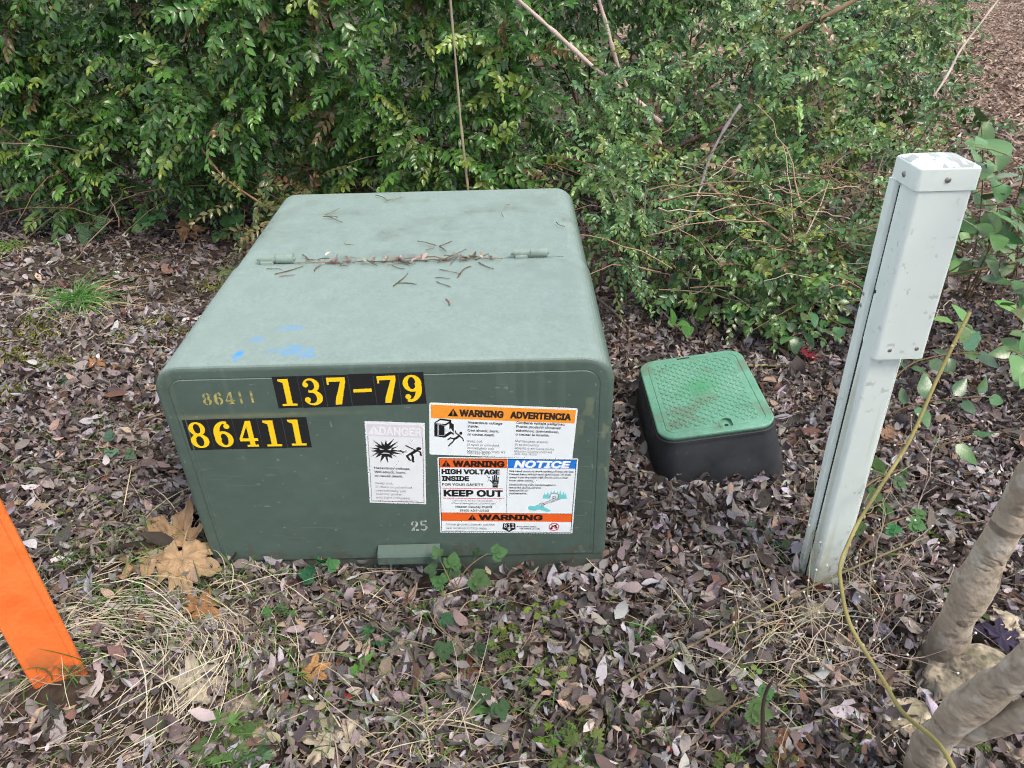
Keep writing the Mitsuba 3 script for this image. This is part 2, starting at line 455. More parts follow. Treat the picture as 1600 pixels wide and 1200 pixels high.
class Sheet:
    """A sticker on the front: origin top left, u to the right and v down in metres, turned by ang."""

    def __init__(s, x, z, w, h, ang, name, label, color=WHITE, lift=0.0007, r=.001):
        s.w, s.h, s.lift, s.layers = w, h, lift, {}
        c, n = math.cos(ang), math.sin(ang)
        s.M = np.array([[c, n * 0 - n * 0 + 0, 0, x], [0, 0, -1, -lift], [n, 0, 0, z], [0, 0, 0, 1.0]])
        s.M[:3, 0], s.M[:3, 1], s.M[:3, 2] = (c, 0, n), (-n, 0, c), (0, -1, 0)
        plate = sbox(r, -h + r, w - r, -r).buffer(r)
        s.key = put(name, place(extr(plate, .0006), s.M @ tr(0, 0, -.0006)), 'print_mat', CX, color=color, label=label)

    def add(s, name, poly_or_mesh, color, level=1, label=None):
        m = poly_or_mesh if isinstance(poly_or_mesh, trimesh.Trimesh) else extr(poly_or_mesh)
        m = place(m, s.M @ tr(0, 0, (level - 1) * .0004))
        s.layers.setdefault(name, []).append((m, np.tile(color, (len(m.vertices), 1)), label))

    def text(s, name, t, u, v, h, width, color=BLACK, bold=False, level=1, slant=0.0):
        """Left end u, baseline v (down), capital height h, total width."""
        m = meshkit.text_mesh(t, h, .0003, bold)
        x0, x1 = m.bounds[0][0], m.bounds[1][0]
        m.vertices[:, 0] = (m.vertices[:, 0] - x0) * (width / (x1 - x0)) + slant * m.vertices[:, 1]
        m.apply_transform(tr(u, -v, 0))
        if bold:   # heavier strokes: copies set a hair apart, each a little further out
            k = .03 if bold is True else .055
            m = trimesh.util.concatenate([place(m, tr(dx * k * h, dy * k * h * .5, q_ * .00008)) for q_, (dx, dy) in enumerate(((-.5, 0), (.5, 0)) if bold is True else ((-.5, -.5), (.5, -.5), (-.5, .5), (.5, .5), (0, 0)))])
        s.add((name, t), m, color, level)

    def done(s):
        for name, ms in s.layers.items():
            put(name if isinstance(name, str) else 'text_line', trimesh.util.concatenate([m for m, _, _ in ms]), 'print_mat', s.key, color=np.vstack([c for _, c, _ in ms]))


def ell(cx, cy, rx, ry):
    return affinity.translate(affinity.scale(Point(0, 0).buffer(1, 24), rx, ry, origin=(0, 0)), cx, cy)


def digit(d):
    if d == '1':
        return unary_union([sbox(.22, 0, .42, 1), sbox(.06, 0, .58, .075), Polygon([(.3, 1), (.06, 1), (.06, .93), (.22, .86), (.3, .86)])])
    if d == '-':
        return sbox(0, .42, .62, .54)
    if d == '7':
        return unary_union([sbox(.04, .85, .62, 1), sbox(.04, .74, .10, .9), Polygon([(.47, .88), (.62, .88), (.62, .84), (.40, 0), (.2, 0), (.24, .22)])])
    if d == '8':
        return unary_union([ell(.31, .27, .31, .27).difference(ell(.31, .265, .13, .2)), ell(.31, .74, .275, .26).difference(ell(.31, .75, .115, .185))])
    if d in '69':
        p = ell(.31, .31, .31, .31).difference(ell(.32, .3, .125, .225))
        stem = ell(.42, .5, .42, .5).difference(ell(.46, .5, .25, .425)).intersection(sbox(0, .3, .46, 1))
        p = unary_union([p, stem, ell(.49, .80, .10, .095), sbox(.40, .86, .52, .99).intersection(ell(.42, .5, .42, .5)).difference(ell(.46, .5, .25, .4))])
        return p if d == '6' else affinity.rotate(p, 180, origin=(.31, .5))
    if d == '3':
        cut = sbox(-.1, .2, .17, .8)
        return unary_union([ell(.29, .745, .28, .255).difference(ell(.25, .745, .15, .19)).difference(cut), ell(.30, .28, .32, .28).difference(ell(.24, .28, .18, .21)).difference(cut),
                            ell(.11, .77, .095, .09), ell(.10, .215, .10, .095), sbox(.2, .47, .36, .54)])
    if d == '4':
        return unary_union([sbox(.33, 0, .51, 1), sbox(0, .22, .64, .33), sbox(.22, 0, .62, .07), Polygon([(.33, 1), (0, .33), (0, .22), (.1, .22), (.40, .6), (.4, 1)])]).difference(Polygon([(.1, .33), (.33, .33), (.33, .79)]))


for row, (x0, z0, w, h, ang, string) in enumerate([(-.2405, .5285, .0535, .079, .010, '137-79'), (-.456, .4255, .0545, .081, .002, '86411')]):
    for n_, ch in enumerate(string):
        a_ = ang + rng.normal(0, .004)
        s = Sheet(x0 + n_ * w * math.cos(ang) + .0004, z0 + n_ * w * math.sin(ang) + rng.normal(0, .0004), w - .0008, h, a_, 'number_card', f'black number card reading {"a dash" if ch == "-" else ch}, {"upper" if row == 0 else "lower"} row', (.014, .015, .017), lift=.0007 + .0001 * (n_ % 2), r=.0005)
        g = digit(ch)
        b = g.bounds
        g = affinity.scale(g, w * (.60 if ch == '1' else .74) / (b[2] - b[0]), h * .85, origin=(0, 0))
        b = g.bounds
        g = affinity.translate(g, (w - .0008) / 2 - (b[0] + b[2]) / 2, -h + h * .075)
        s.add('digit', g, YEL)
        s.done()


# old stencil paint (with the stencil's bridges)
def stencil(string, x, z, h, w, gap, color, name, label):
    ps = []
    for n_, ch in enumerate(string):
        if ch == '2':
            g = unary_union([ell(.3, .72, .28, .28).difference(ell(.28, .72, .15, .17)).intersection(sbox(0, .6, .7, 1.1)), Polygon([(.40, .68), (.57, .62), (.2, .1), (0, .1)]), sbox(0, 0, .6, .13)])
        elif ch == '5':
            g = unary_union([sbox(.06, .87, .56, 1), sbox(.06, .5, .19, 1), ell(.28, .31, .31, .31).difference(ell(.26, .31, .17, .2)).difference(sbox(-.1, .16, .1, .5))])
        elif ch == '1':
            g = sbox(.2, 0, .36, 1)
        else:
            g = digit(ch)
        g = g.difference(sbox(.27, -.1, .35, 1.1)) if ch in '8623' else g.difference(sbox(-.1, .46, .7, .54))
        ps.append(affinity.translate(affinity.scale(g, w, h, origin=(0, 0)), x + n_ * gap, z))
    m = extr(unary_union(ps), .0004)
    m.apply_transform(np.array([[1, 0, 0, 0], [0, 0, -1, -.0005], [.03, 1, 0, 0], [0, 0, 0, 1.0]]))
    m = m.subdivide_to_size(.004)
    k = meshkit.noise(m.vertices * 150, 5)[:, None]
    put(name, m, 'print_mat', CX, color=np.clip(color * (1 - .75 * np.clip(k * 2.2 - .9, 0, 1)) + np.array([.066, .096, .07]) * .75 * np.clip(k * 2.2 - .9, 0, 1), 0, 1), label=label)


stencil('86411', -.398, .474, .030, .030, .0245, np.array([.42, .36, .12]), 'stencil_number', 'small faded yellow stencilled 86411')
stencil('25', .0155, .091, .030, .030, .0215, np.array([.42, .45, .42]), 'stencil_number', 'small white stencilled 25')


def triangle_sign(s, u, v, h, col, hole):
    """Alert triangle, apex up, left corner u, baseline v."""
    w = h * 1.15
    s.add('symbol', Polygon([(u, -v), (u + w, -v), (u + w / 2, -v + h)]), col, 2)
    s.add('symbol', unary_union([sbox(u + w * .46, -v + h * .3, u + w * .54, -v + h * .72), ell(u + w / 2, -v + h * .17, h * .06, h * .06)]), hole, 3)


def limb(pts, w):
    return LineString(pts).buffer(w, 6)


def scaled(g, u, v, w, h):
    """A pictogram drawn in a unit square, y up, put at left u, top v."""
    return affinity.translate(affinity.scale(g, w, h, origin=(0, 0)), u, -v - h)


# danger label
s = Sheet(-.0585, .4115, .1315, .230, -.068, 'danger_label', 'white danger label with washed-out grey heading', (.70, .72, .74))
w, h = s.w, s.h
s.add('heading', sbox(.004, -.17 * h, w - .004, -.006), (.60, .585, .63))
triangle_sign(s, .045 * w, .15 * h, .10 * h, (.74, .74, .77), (.6, .585, .63))
s.text('heading', 'DANGER', .24 * w, .15 * h, .088 * h, .70 * w, (.74, .74, .77), True, 2)
for g in (sbox(.034 * w, -.975 * h, .042 * w, -.17 * h), sbox(.958 * w, -.975 * h, .966 * w, -.17 * h), sbox(.034 * w, -.979 * h, .966 * w, -.972 * h)):
    s.add('border', g, (.05, .05, .06))
r_ = np.random.default_rng(5)
sp = []
for k in range(34):
    t = k * 2 * PI / 34 + .06 * r_.normal()
    rr = (.78 + .55 * r_.random()) if k % 2 == 0 else .46 + .16 * r_.random()
    sp.append((.30 + .27 * rr * math.cos(t), .52 + .40 * rr * math.sin(t)))
burst = Polygon(sp).buffer(0)
burst = burst.difference(unary_union([Polygon([(.2, .6), (.29, .53), (.22, .52)]), Polygon([(.42, .62), (.34, .53), (.41, .53)]), Polygon([(.22, .38), (.28, .43), (.36, .42), (.4, .36), (.33, .39), (.28, .39)])]))
bolt = Polygon([(.5, .50), (.60, .56), (.585, .49), (.70, .50), (.60, .42), (.61, .47)])
man = unary_union([ell(.905, .62, .045, .06), limb([(.86, .55), (.80, .46), (.755, .40)], .035), limb([(.85, .56), (.74, .66), (.68, .72)], .017), limb([(.86, .55), (.93, .50), (.945, .36)], .017),
                   limb([(.76, .42), (.69, .33), (.72, .22), (.74, .16)], .021), limb([(.77, .41), (.80, .28), (.79, .14), (.81, .10)], .021)])
s.add('pictogram', scaled(unary_union([burst, bolt, man]), .03 * w, .185 * h, .95 * w, .31 * h), BLACK)
for t, v, wd, bd in (('Hazardous voltage.', .565, .62, 1), ('Will shock, burn,', .615, .54, 1), ('or cause death.', .663, .49, 1), ('Keep out.', .755, .31, 0), ('If open or unlocked,', .803, .66, 0), ('immediately call', .850, .54, 0), ('electric power', .893, .47, 0), ('and light company.', .940, .62, 0)):
    s.text('lettering', t, .115 * w, v * h, .0255 * h, wd * w, (.03, .03, .035) if bd else (.10, .10, .11), bool(bd))
s.text('lettering', 'Z-1 PAD 0050', .13 * w, .968 * h, .008 * h, .12 * w, (.2, .2, .2))
s.text('lettering', 'ELECTRIC UTILITY SAFETY LABEL', .52 * w, .968 * h, .008 * h, .34 * w, (.2, .2, .2))
s.done()

# bilingual warning label
s = Sheet(.0865, .4555, .3225, .1385, -.074, 'warning_label', 'white bilingual warning label with light orange heading', r=.005)
w, h = s.w, s.h
s.add('heading', sbox(.012 * w, -.285 * h, .988 * w, -.035 * h), (.82, .30, .035))
triangle_sign(s, .125 * w, .235 * h, .145 * h, BLACK, (.82, .30, .035))
s.text('heading', 'WARNING', .205 * w, .225 * h, .115 * h, .295 * w, (.03, .02, .02), 2, 2)
s.text('heading', 'ADVERTENCIA', .548 * w, .225 * h, .115 * h, .41 * w, (.03, .02, .02), 2, 2)
cab = Polygon([(.0, .40), (.0, .86), (.2, 1.0), (.56, .97), (.56, .5), (.36, .36)])
cab = cab.difference(unary_union([Polygon([(.03, .84), (.2, .95), (.5, .92), (.36, .82)]), LineString([(.12, .42), (.12, .86), (.36, .84)]).buffer(.008), Polygon([(.15, .44), (.34, .44), (.34, .78), (.15, .80)]).exterior.buffer(.008), Polygon([(.36, .76), (.52, .86), (.52, .58), (.36, .46)])]))
cab = unary_union([cab, Polygon([(.5, .9), (.65, .82), (.65, .46), (.5, .55)])])
bl = Polygon([(.33, .72), (.42, .68), (.43, .74), (.52, .64), (.55, .69), (.66, .52), (.53, .60), (.51, .56), (.44, .63), (.42, .60)])
man = unary_union([ell(.89, .53, .05, .05), limb([(.83, .44), (.74, .36), (.66, .33)], .035), limb([(.84, .46), (.73, .52), (.70, .60)], .018), limb([(.84, .44), (.95, .36), (.98, .28)], .018),
                   limb([(.66, .33), (.54, .36), (.46, .30)], .022), limb([(.68, .32), (.62, .22), (.55, .16), (.48, .08)], .022)])
s.add('pictogram', scaled(unary_union([cab.difference(bl), man]), .034 * w, .29 * h, .205 * w, .57 * h), BLACK)
s.add('pictogram', scaled(bl.intersection(bl), .034 * w, .29 * h, .205 * w, .57 * h), WHITE, 2)
L1 = [('Hazardous voltage', .385, .235, 1), ('inside.', .457, .075, 1), ('Can shock, burn,', .535, .215, 1), ('or cause death.', .612, .19, 1), ('Keep out.', .745, .105, 0), ('If open or unlocked,', .815, .225, 0), ('immediately call', .88, .185, 0), ('Mason County PUD #3', .945, .265, 0), ('360-426-8255', .985, .155, 0)]
L2 = [('Contiene voltaje peligroso.', .355, .335, 1), ('Puede producir choques', .428, .305, 1), ('eléctricos, quemaduras,', .505, .295, 1), ('o causar la muerte.', .578, .232, 1), ('Manténgase alejado.', .71, .235, 0), ('Si se encuentra', .78, .165, 0), ('abierto o sin llave llame', .848, .275, 0), ('Mason County PUD #3', .912, .262, 0), ('360-426-8255', .965, .155, 0)]
for LL, u0 in ((L1, .262), (L2, .592)):
    for t, v, wd, bd in LL:
        s.text('lettering', t, u0 * w, (v - .02) * h, .043 * h, wd * w, (.03, .03, .035) if bd else (.09, .09, .1), bool(bd))
s.done()

# the big keep-out sign
RED_O = (.74, .115, .018)
s = Sheet(.0935, .3095, .3185, .225, -.042, 'keep_out_sign', 'large white sign with orange, blue and black headings')
w, h = s.w, s.h
s.add('border', sbox(.012 * w, -.984 * h, .988 * w, -.016 * h).exterior.buffer(.0007, join_style=2), BLACK)
s.add('heading', sbox(.0145 * w, -.128 * h, .496 * w, -.02 * h), RED_O)
s.add('blue_heading', sbox(.50 * w, -.128 * h, .9855 * w, -.02 * h), (.016, .17, .58))
triangle_sign(s, .028 * w, .116 * h, .08 * h, BLACK, RED_O)
s.text('heading', 'WARNING', .11 * w, .112 * h, .068 * h, .365 * w, BLACK, 2, 2)
s.text('blue_heading', 'NOTICE', .545 * w, .116 * h, .078 * h, .39 * w, (.82, .83, .84), 2, 2, slant=.22)
s.text('lettering', 'HIGH VOLTAGE', .027 * w, .208 * h, .056 * h, .415 * w, BLACK, 2)
s.text('lettering', 'INSIDE', .027 * w, .296 * h, .056 * h, .195 * w, BLACK, 2)
s.text('lettering', 'FOR YOUR SAFETY', .027 * w, .362 * h, .031 * h, .30 * w, BLACK, True)
for v in (.392, .523):
    s.add('rule', sbox(.03 * w, -(v + .007) * h, .468 * w, -v * h), (.60, .04, .03))
s.text('lettering', 'KEEP OUT', .037 * w, .498 * h, .077 * h, .43 * w, BLACK, 2)
s.text('lettering', 'Can shock, hurt or cause death.', .10 * w, .567 * h, .018 * h, .30 * w, (.04, .04, .04))
s.text('lettering', 'If found damaged or unlocked call:', .09 * w, .604 * h, .018 * h, .325 * w, (.04, .04, .04))
s.text('lettering', 'Mason County PUD3', .12 * w, .654 * h, .026 * h, .27 * w, BLACK, True)
s.text('lettering', '(360) 432-1533', .152 * w, .704 * h, .026 * h, .215 * w, BLACK, True)
s.add('border', sbox(.495 * w, -.722 * h, .4975 * w, -.13 * h), BLACK)
s.add('lower_heading', sbox(.0145 * w, -.836 * h, .9855 * w, -.722 * h), RED_O)
s.add('border', sbox(.0145 * w, -.725 * h, .9855 * w, -.721 * h), BLACK, 2)
triangle_sign(s, .212 * w, .818 * h, .075 * h, BLACK, RED_O)
s.text('lower_heading', 'WARNING', .292 * w, .813 * h, .068 * h, .475 * w, BLACK, 2, 2)
hand = unary_union([sbox(.45, .0, .85, .28).difference(sbox(.45, .18, .85, .22)), Polygon([(.42, .30), (.88, .30), (.92, .55), (.42, .58)]), limb([(.48, .55), (.46, .85)], .045), limb([(.60, .55), (.60, .96)], .045), limb([(.72, .55), (.74, .93)], .045), limb([(.85, .52), (.88, .80)], .045), limb([(.46, .4), (.32, .5), (.27, .56)], .04),
                    LineString([(.0, .95), (.14, .78), (.22, .84), (.14, .58), (.06, .5)]).buffer(.018)]).difference(Polygon([(.5, .44), (.62, .36), (.68, .42), (.85, .36), (.7, .47), (.63, .42)]))
s.add('hand_symbol', scaled(hand, .35 * w, .215 * h, .095 * w, .165 * h), BLACK)
for t, v, wd in (('We need room to work safely on this device.', .178, .465), ('Please keep shrubs and structures 10 feet', .217, .442), ('away from the side with doors and 4 feet', .257, .425), ('from other sides.', .297, .175), ('Obstructions may be damaged or', .352, .345), ('removed during service', .390, .235), ('restoration or', .428, .14), ('maintenance.', .466, .135)):
    s.text('lettering', t, .512 * w, v * h, .0215 * h, wd * w, (.03, .03, .04), True)
TEAL = (.16, .55, .57)
bush = unary_union([ell(.08, .17, .075, .10), ell(.16, .15, .08, .10), ell(.26, .2, .09, .11), ell(.36, .18, .08, .10), ell(.43, .12, .10, .07), ell(.52, .06, .08, .05)])
tree_ = unary_union([Polygon([(x - .055, .60), (x + .055, .60), (x, y_)]) for x, y_ in ((.42, .86), (.50, .95), (.58, .98), (.66, 1.0), (.74, .97), (.82, .98), (.90, .94), (.95, .86))] + [ell(.90, .68, .09, .09), ell(.44, .7, .07, .07)])
s.add('pictogram', scaled(unary_union([bush, tree_]).difference(sbox(.56, .6, .76, .82)), .655 * w, .40 * h, .285 * w, .30 * h), TEAL)
lines_ = [LineString([(.3, .3), (.68, .62)]), LineString([(.34, .26), (.75, .60)]), LineString([(.56, .62), (.56, .80), (.66, .86), (.77, .80), (.77, .58)]), LineString([(.60, .44), (.84, .6)]), LineString([(.28, .34), (.36, .42), (.42, .34)]), LineString([(.63, .7), (.63, .62), (.70, .62), (.70, .7), (.63, .7)])]
s.add('line_drawing', scaled(unary_union([l.buffer(.007) for l in lines_]), .655 * w, .40 * h, .285 * w, .30 * h), (.05, .06, .07), 2)
s.text('lettering', 'Underground power cables', .045 * w, .898 * h, .029 * h, .365 * w, (.05, .05, .06))
s.text('lettering', 'are located in this area.', .045 * w, .950 * h, .029 * h, .31 * w, (.05, .05, .06))
shield = Polygon([(.05, .92), (.95, .92), (1, .3), (.5, 0), (0, .3)]).buffer(.02)
s.add('symbol', scaled(shield, .472 * w, .853 * h, .095 * w, .125 * h), BLACK)
s.text('symbol', '811', .480 * w, .922 * h, .056 * h, .078 * w, WHITE, False, 2)
s.add('symbol', scaled(Polygon([(.36, .34), (.64, .34), (.5, .12)]), .472 * w, .853 * h, .095 * w, .125 * h), WHITE, 2)
s.text('lettering', "Know what's below.", .578 * w, .915 * h, .017 * h, .15 * w, BLACK, True)
s.text('lettering', 'Call before you dig.', .600 * w, .944 * h, .017 * h, .155 * w, BLACK, True)
cxx, cyy, rr = .858 * w, -.905 * h, .055 * h
dig = unary_union([limb([(-.6, -.5), (-.3, .1), (.2, .3), (.5, -.2)], .14), ell(-.45, -.45, .22, .18), limb([(.0, .1), (.5, .5)], .1)])
s.add('symbol', affinity.translate(affinity.scale(dig, rr, rr, origin=(0, 0)), cxx, cyy), BLACK)
ring = unary_union([Point(0, 0).buffer(1, 24).difference(Point(0, 0).buffer(.84, 24)), affinity.rotate(sbox(-.95, -.07, .95, .07), -45, origin=(0, 0))])
s.add('symbol', affinity.translate(affinity.scale(ring, rr, rr, origin=(0, 0)), cxx, cyy), (.62, .03, .06), 2)
s.text('lettering', 'PAD SAFETY SIGN 2-15', .03 * w, .975 * h, .008 * h, .15 * w, (.2, .2, .2))
s.done()

# ------------------------------------------------------------------ telecom pedestal post
PX = thing('utility_pedestal', 'pale grey-green metal utility post with hooded upper box, leaning right', 'utility pedestal')
PM = tr(1.028, -.0355, -.05)


def shell_box(x0, x1, y0, y1, z0, z1, r, n=4, topinset=0.0):
    """Hollow-looking upright sleeve with rounded corners, closed on top."""
    g = sbox(x0 + r, y0 + r, x1 - r, y1 - r).buffer(r, n)
    m = trimesh.creation.extrude_polygon(g, z1 - z0, engine='earcut')
    m.apply_translation([0, 0, z0])
    return m


put('rear_channel', place(shell_box(-.0590, .046, .0170, .0390, -.15, .97, .003), PM), 'post_mat', PX, smooth=40)
put('gap', place(shell_box(-.0475, .040, .012, .0174, -.14, .96, .001), PM), 'gap_mat', PX)
put('front_panel', place(shell_box(-.0480, .0170, -.032, .0148, -.15, .68, .008, 6), PM), 'post_mat', PX, smooth=40)
hg = shell_box(-.0495, .0495, -.0500, .0150, .634, .976, .008, 6)
# the hood's lower lip has cut-back corners
hm = m3.Manifold(m3.Mesh(np.asarray(hg.vertices, np.float32), np.asarray(hg.faces, np.uint32)))
wedge = m3.Manifold.cube([.2, .03, .05], True).rotate([38, 0, 0]).translate([0, .016, .622])
hm = (hm - wedge).to_mesh()
put('hood', place(trimesh.Trimesh(hm.vert_properties[:, :3], hm.tri_verts), PM), 'post_mat', PX, smooth=40)
rings = []
for z, i_, r in ((.969, .0, .009), (.970, -.0012, .009), (1.006, -.0012, .009), (1.009, .0005, .009), (1.012, .006, .009), (1.016, .018, .009), (1.0185, .032, .009)):
    g = sbox(-.0535 + i_ + r, -.052 + i_ + r, .0535 - i_ - r, .0425 - i_ - r).buffer(r, 5)
    rings.append(np.array([(x, y, z) for x, y in list(g.exterior.coords)[:-1]])[::-1])
put('cap', place(trimesh.Trimesh(*loft([k[::-1] for k in rings], True, True, True)), PM), 'post_mat', PX, smooth=40)


def bolt(x, y, z, nrm, r=.005):
    n = unit(nrm)
    m = trimesh.creation.icosphere(2, r)
    m.vertices *= [1, 1, .55]
    m.apply_transform(trimesh.geometry.align_vectors([0, 0, 1], n))
    m.apply_translation([x, y, z])
    return place(m, PM)


for x, y, z, n_ in ((-.002, -.0536, .989, (0, -1, 0)), (-.0551, -.005, .987, (-1, 0, 0)), (-.022, -.0482, .654, (0, -1, 0)), (.030, -.0482, .656, (0, -1, 0))):
    put('bolt', bolt(x, y, z, n_, .0055), 'bolt_mat', PX, smooth=True)
put('hole', bolt(.006, -.0480, .648, (0, -1, 0), .0028), 'gap_mat', PX, smooth=True)
put('hole', bolt(-.0498, .006, .755, (-1, 0, 0), .004), 'gap_mat', PX, smooth=True)
put('rivet', bolt(-.0592, .030, .74, (-1, 0, 0), .004), 'bolt_mat', PX, smooth=True)
put('rivet', bolt(-.0592, .030, .715, (-1, 0, 0), .004), 'bolt_mat', PX, smooth=True)

# ------------------------------------------------------------------ green-lidded ground box
UX = thing('ground_box', 'black plastic ground box with green textured lid', 'utility box')
UM = tr(.857, .580, .005) @ rot(-.5, [0, 0, 1]) @ rot(-8.3, [0, 1, 0]) @ rot(1.1, [1, 0, 0])
bw, bd = .330, .428


def rrect(w, d, r, z, n=8):
    g = sbox(-w / 2 + r, -d / 2 + r, w / 2 - r, d / 2 - r).buffer(r, n)
    return np.array([(x, y, z) for x, y in list(g.exterior.coords)[:-1]])[::-1]


body = [rrect(bw + 2 * i_, bd + 2 * i_, .05 + i_, z) for z, i_ in ((-.18, .042), (-.05, .026), (.06, .006), (.074, .003), (.078, .004), (.089, .004), (.091, .0015))]
put('body', place(trimesh.Trimesh(*loft(body, True, True, True)), UM), 'black_plastic_mat', UX, smooth=40)
lid = [rrect(bw - 2 * i_, bd - 2 * i_, .05 - i_, z) for z, i_ in ((.0915, .004), (.099, .0), (.103, .0005), (.105, .003), (.105, .0215), (.1032, .0225), (.1032, .0255), (.105, .0265))]
rec = sbox(-.02, -.024, .02, .006).union(Point(0, .006).buffer(.02))
lm = trimesh.Trimesh(*loft(lid, True, True, True)); lm.merge_vertices(); lm.fix_normals()
cutter = place(extr(rec, .03), tr(.03, -bd / 2 + .038, .0965))
lm = (m3.Manifold(m3.Mesh(np.asarray(lm.vertices, np.float32), np.asarray(lm.faces, np.uint32))) - m3.Manifold(m3.Mesh(np.asarray(cutter.vertices, np.float32), np.asarray(cutter.faces, np.uint32)))).to_mesh()
lm = trimesh.Trimesh(lm.vert_properties[:, :3], lm.tri_verts)
LK = put('lid', place(lm, UM), 'green_plastic_mat', UX, smooth=30)
tread = []
bar = rbox(.0125, .0036, .0042, .0014, 2)
for a_ in range(-11, 12):
    for b_ in range(-13, 14):
        x, y = a_ * .0133, b_ * .0142
        if abs(x) > bw / 2 - .036 or abs(y) > bd / 2 - .036 or (abs(x) < .036 and abs(y) < .03) or (abs(x - .03) < .03 and y < -bd / 2 + .072):
            continue
        tread.append(place(bar, UM @ tr(x, y, .1052) @ rot(45 if (a_ + b_) % 2 else -45, [0, 0, 1])))
put('tread', trimesh.util.concatenate(tread), 'green_plastic_mat', LK, smooth=30, kind='stuff')
em = extr(unary_union([sbox(-.03 + k * .0125, -.02 + q_ * .015, -.0215 + k * .0125, -.009 + q_ * .015) for k in range(5) for q_ in range(3)]), .001)
put('emblem', place(em, UM @ tr(0, 0, .1049)), 'green_plastic_mat', LK)
rim = extr(rec.difference(rec.buffer(-.004)), .0016)
put('latch_recess', place(rim, UM @ tr(.03, -bd / 2 + .038, .1047)), 'green_plastic_mat', LK, smooth=30)
bolt_ = trimesh.creation.annulus(.006, .0125, .0012)
put('bolt_ring', place(bolt_, UM @ tr(.03, -bd / 2 + .036, .0970)), 'green_plastic_mat', LK, smooth=30)
put('bolt_hole', place(trimesh.creation.cylinder(.0062, .0008), UM @ tr(.03, -bd / 2 + .036, .0969)), 'gap_mat', LK)
put('slot', place(extr(sbox(-.02, -.0035, .02, .0035), .0006), UM @ tr(-.02, bd / 2 - .0145, .1049)), 'gap_mat', LK)
put('slot', place(extr(sbox(-.018, -.002, .018, .002), .0006), UM @ tr(.03, -bd / 2 + .0165, .1049)), 'gap_mat', LK)

# ------------------------------------------------------------------ orange marker post
OX = thing('marker_post', 'flat bright orange plastic marker post standing in dry grass', 'marker post')
oa = math.atan2(.033, .096)
OM = tr(-.705, -.318, -.09) @ rot(math.degrees(oa), [0, 0, 1]) @ rot(-1.0, [0, 1, 0])
g = Polygon([(-.051, -.003), (-.047, -.0065), (-.041, -.0065), (-.037, -.003), (.037, -.003), (.041, -.0065), (.047, -.0065), (.051, -.003), (.051, .003), (-.051, .003)]).buffer(.0008, 3)
m = trimesh.creation.extrude_polygon(g, 1.25, engine='earcut')
put('board', place(m, OM), 'orange_mat', OX, smooth=35)
cap_ = trimesh.creation.extrude_polygon(g.buffer(.0025), .05, engine='earcut')
put('cap', place(cap_, OM @ tr(0, 0, 1.21)), 'orange_mat', OX, smooth=35)


# ------------------------------------------------------------------ trees, stones
def trunk_mesh(pts, r0, r1, n=90, sides=28, seed=1, flare=.25):
    p = spline(pts, n)
    t = np.linspace(0, 1, n)
    r = r0 + (r1 - r0) * t + r0 * flare * np.exp(-t * n / 5)
    v, f = tube(p, r, sides)
    c = np.vstack([np.repeat(p, sides, 0), p[:1], p[-1:]])
    d = unit(v - c)
    k = (meshkit.fbm(v * [13, 13, 11], 3, seed) - .5) * .020 + (meshkit.noise(v * [40, 40, 40], seed + 3) - .5) * .004
    knob = np.clip(meshkit.noise(v * [9, 9, 11], seed + 8) - .78, 0, 1) * .05
    return v + d * (k + knob)[:, None], f


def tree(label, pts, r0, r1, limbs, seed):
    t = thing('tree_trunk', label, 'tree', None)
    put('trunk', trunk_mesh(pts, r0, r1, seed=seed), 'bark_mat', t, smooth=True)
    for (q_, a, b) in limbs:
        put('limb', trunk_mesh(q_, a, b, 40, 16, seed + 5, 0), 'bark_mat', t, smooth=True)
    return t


tree('bare grey-brown tree trunk on the right, farther of two', [(1.175, -.30, -.12), (1.172, -.30, .0), (1.182, -.30, .2), (1.205, -.305, .47), (1.27, -.33, 1.0), (1.36, -.33, 2.4)], .036, .024,
     [([(1.29, -.33, 1.15), (1.5, -.2, 1.6), (1.9, -.05, 2.5)], .022, .008), ([(1.33, -.33, 1.7), (1.2, -.4, 2.2), (1.1, -.5, 2.8)], .018, .007)], 3)
tree('bare grey-brown tree trunk at the bottom right corner, nearer and bent, forked', [(1.035, -.56, -.16), (1.005, -.57, -.03), (.972, -.595, .12), (.970, -.615, .21), (.992, -.64, .33), (1.02, -.665, .46), (1.12, -.73, .9), (1.22, -.8, 2.0)], .029, .022,
     [([(.985, -.605, .16), (1.02, -.655, .27), (1.065, -.70, .40), (1.25, -.85, .75), (1.6, -1.1, 1.6)], .020, .010), ([(1.12, -.74, 1.0), (1.4, -.6, 1.6), (1.5, -.5, 2.3)], .02, .008)], 11)


def stone(label, x, y, r, squash, seed, sink=.35, rotz=0):
    m = trimesh.creation.icosphere(4, 1.0)
    v = m.vertices
    v = v * (1 + (meshkit.fbm(v * 1.1 + seed, 3, seed) - .5)[:, None] * .7)
    m.vertices = v * np.array(squash) * r
    m.apply_transform(rot(rotz, [0, 0, 1]))
    m.apply_translation([x, y, float(ground_z(x, y)) + r * squash[2] * (1 - sink) * .6 + .010])
    k = put('stone', m, 'rock_mat', smooth=True)
    tag(k, label, 'stone')


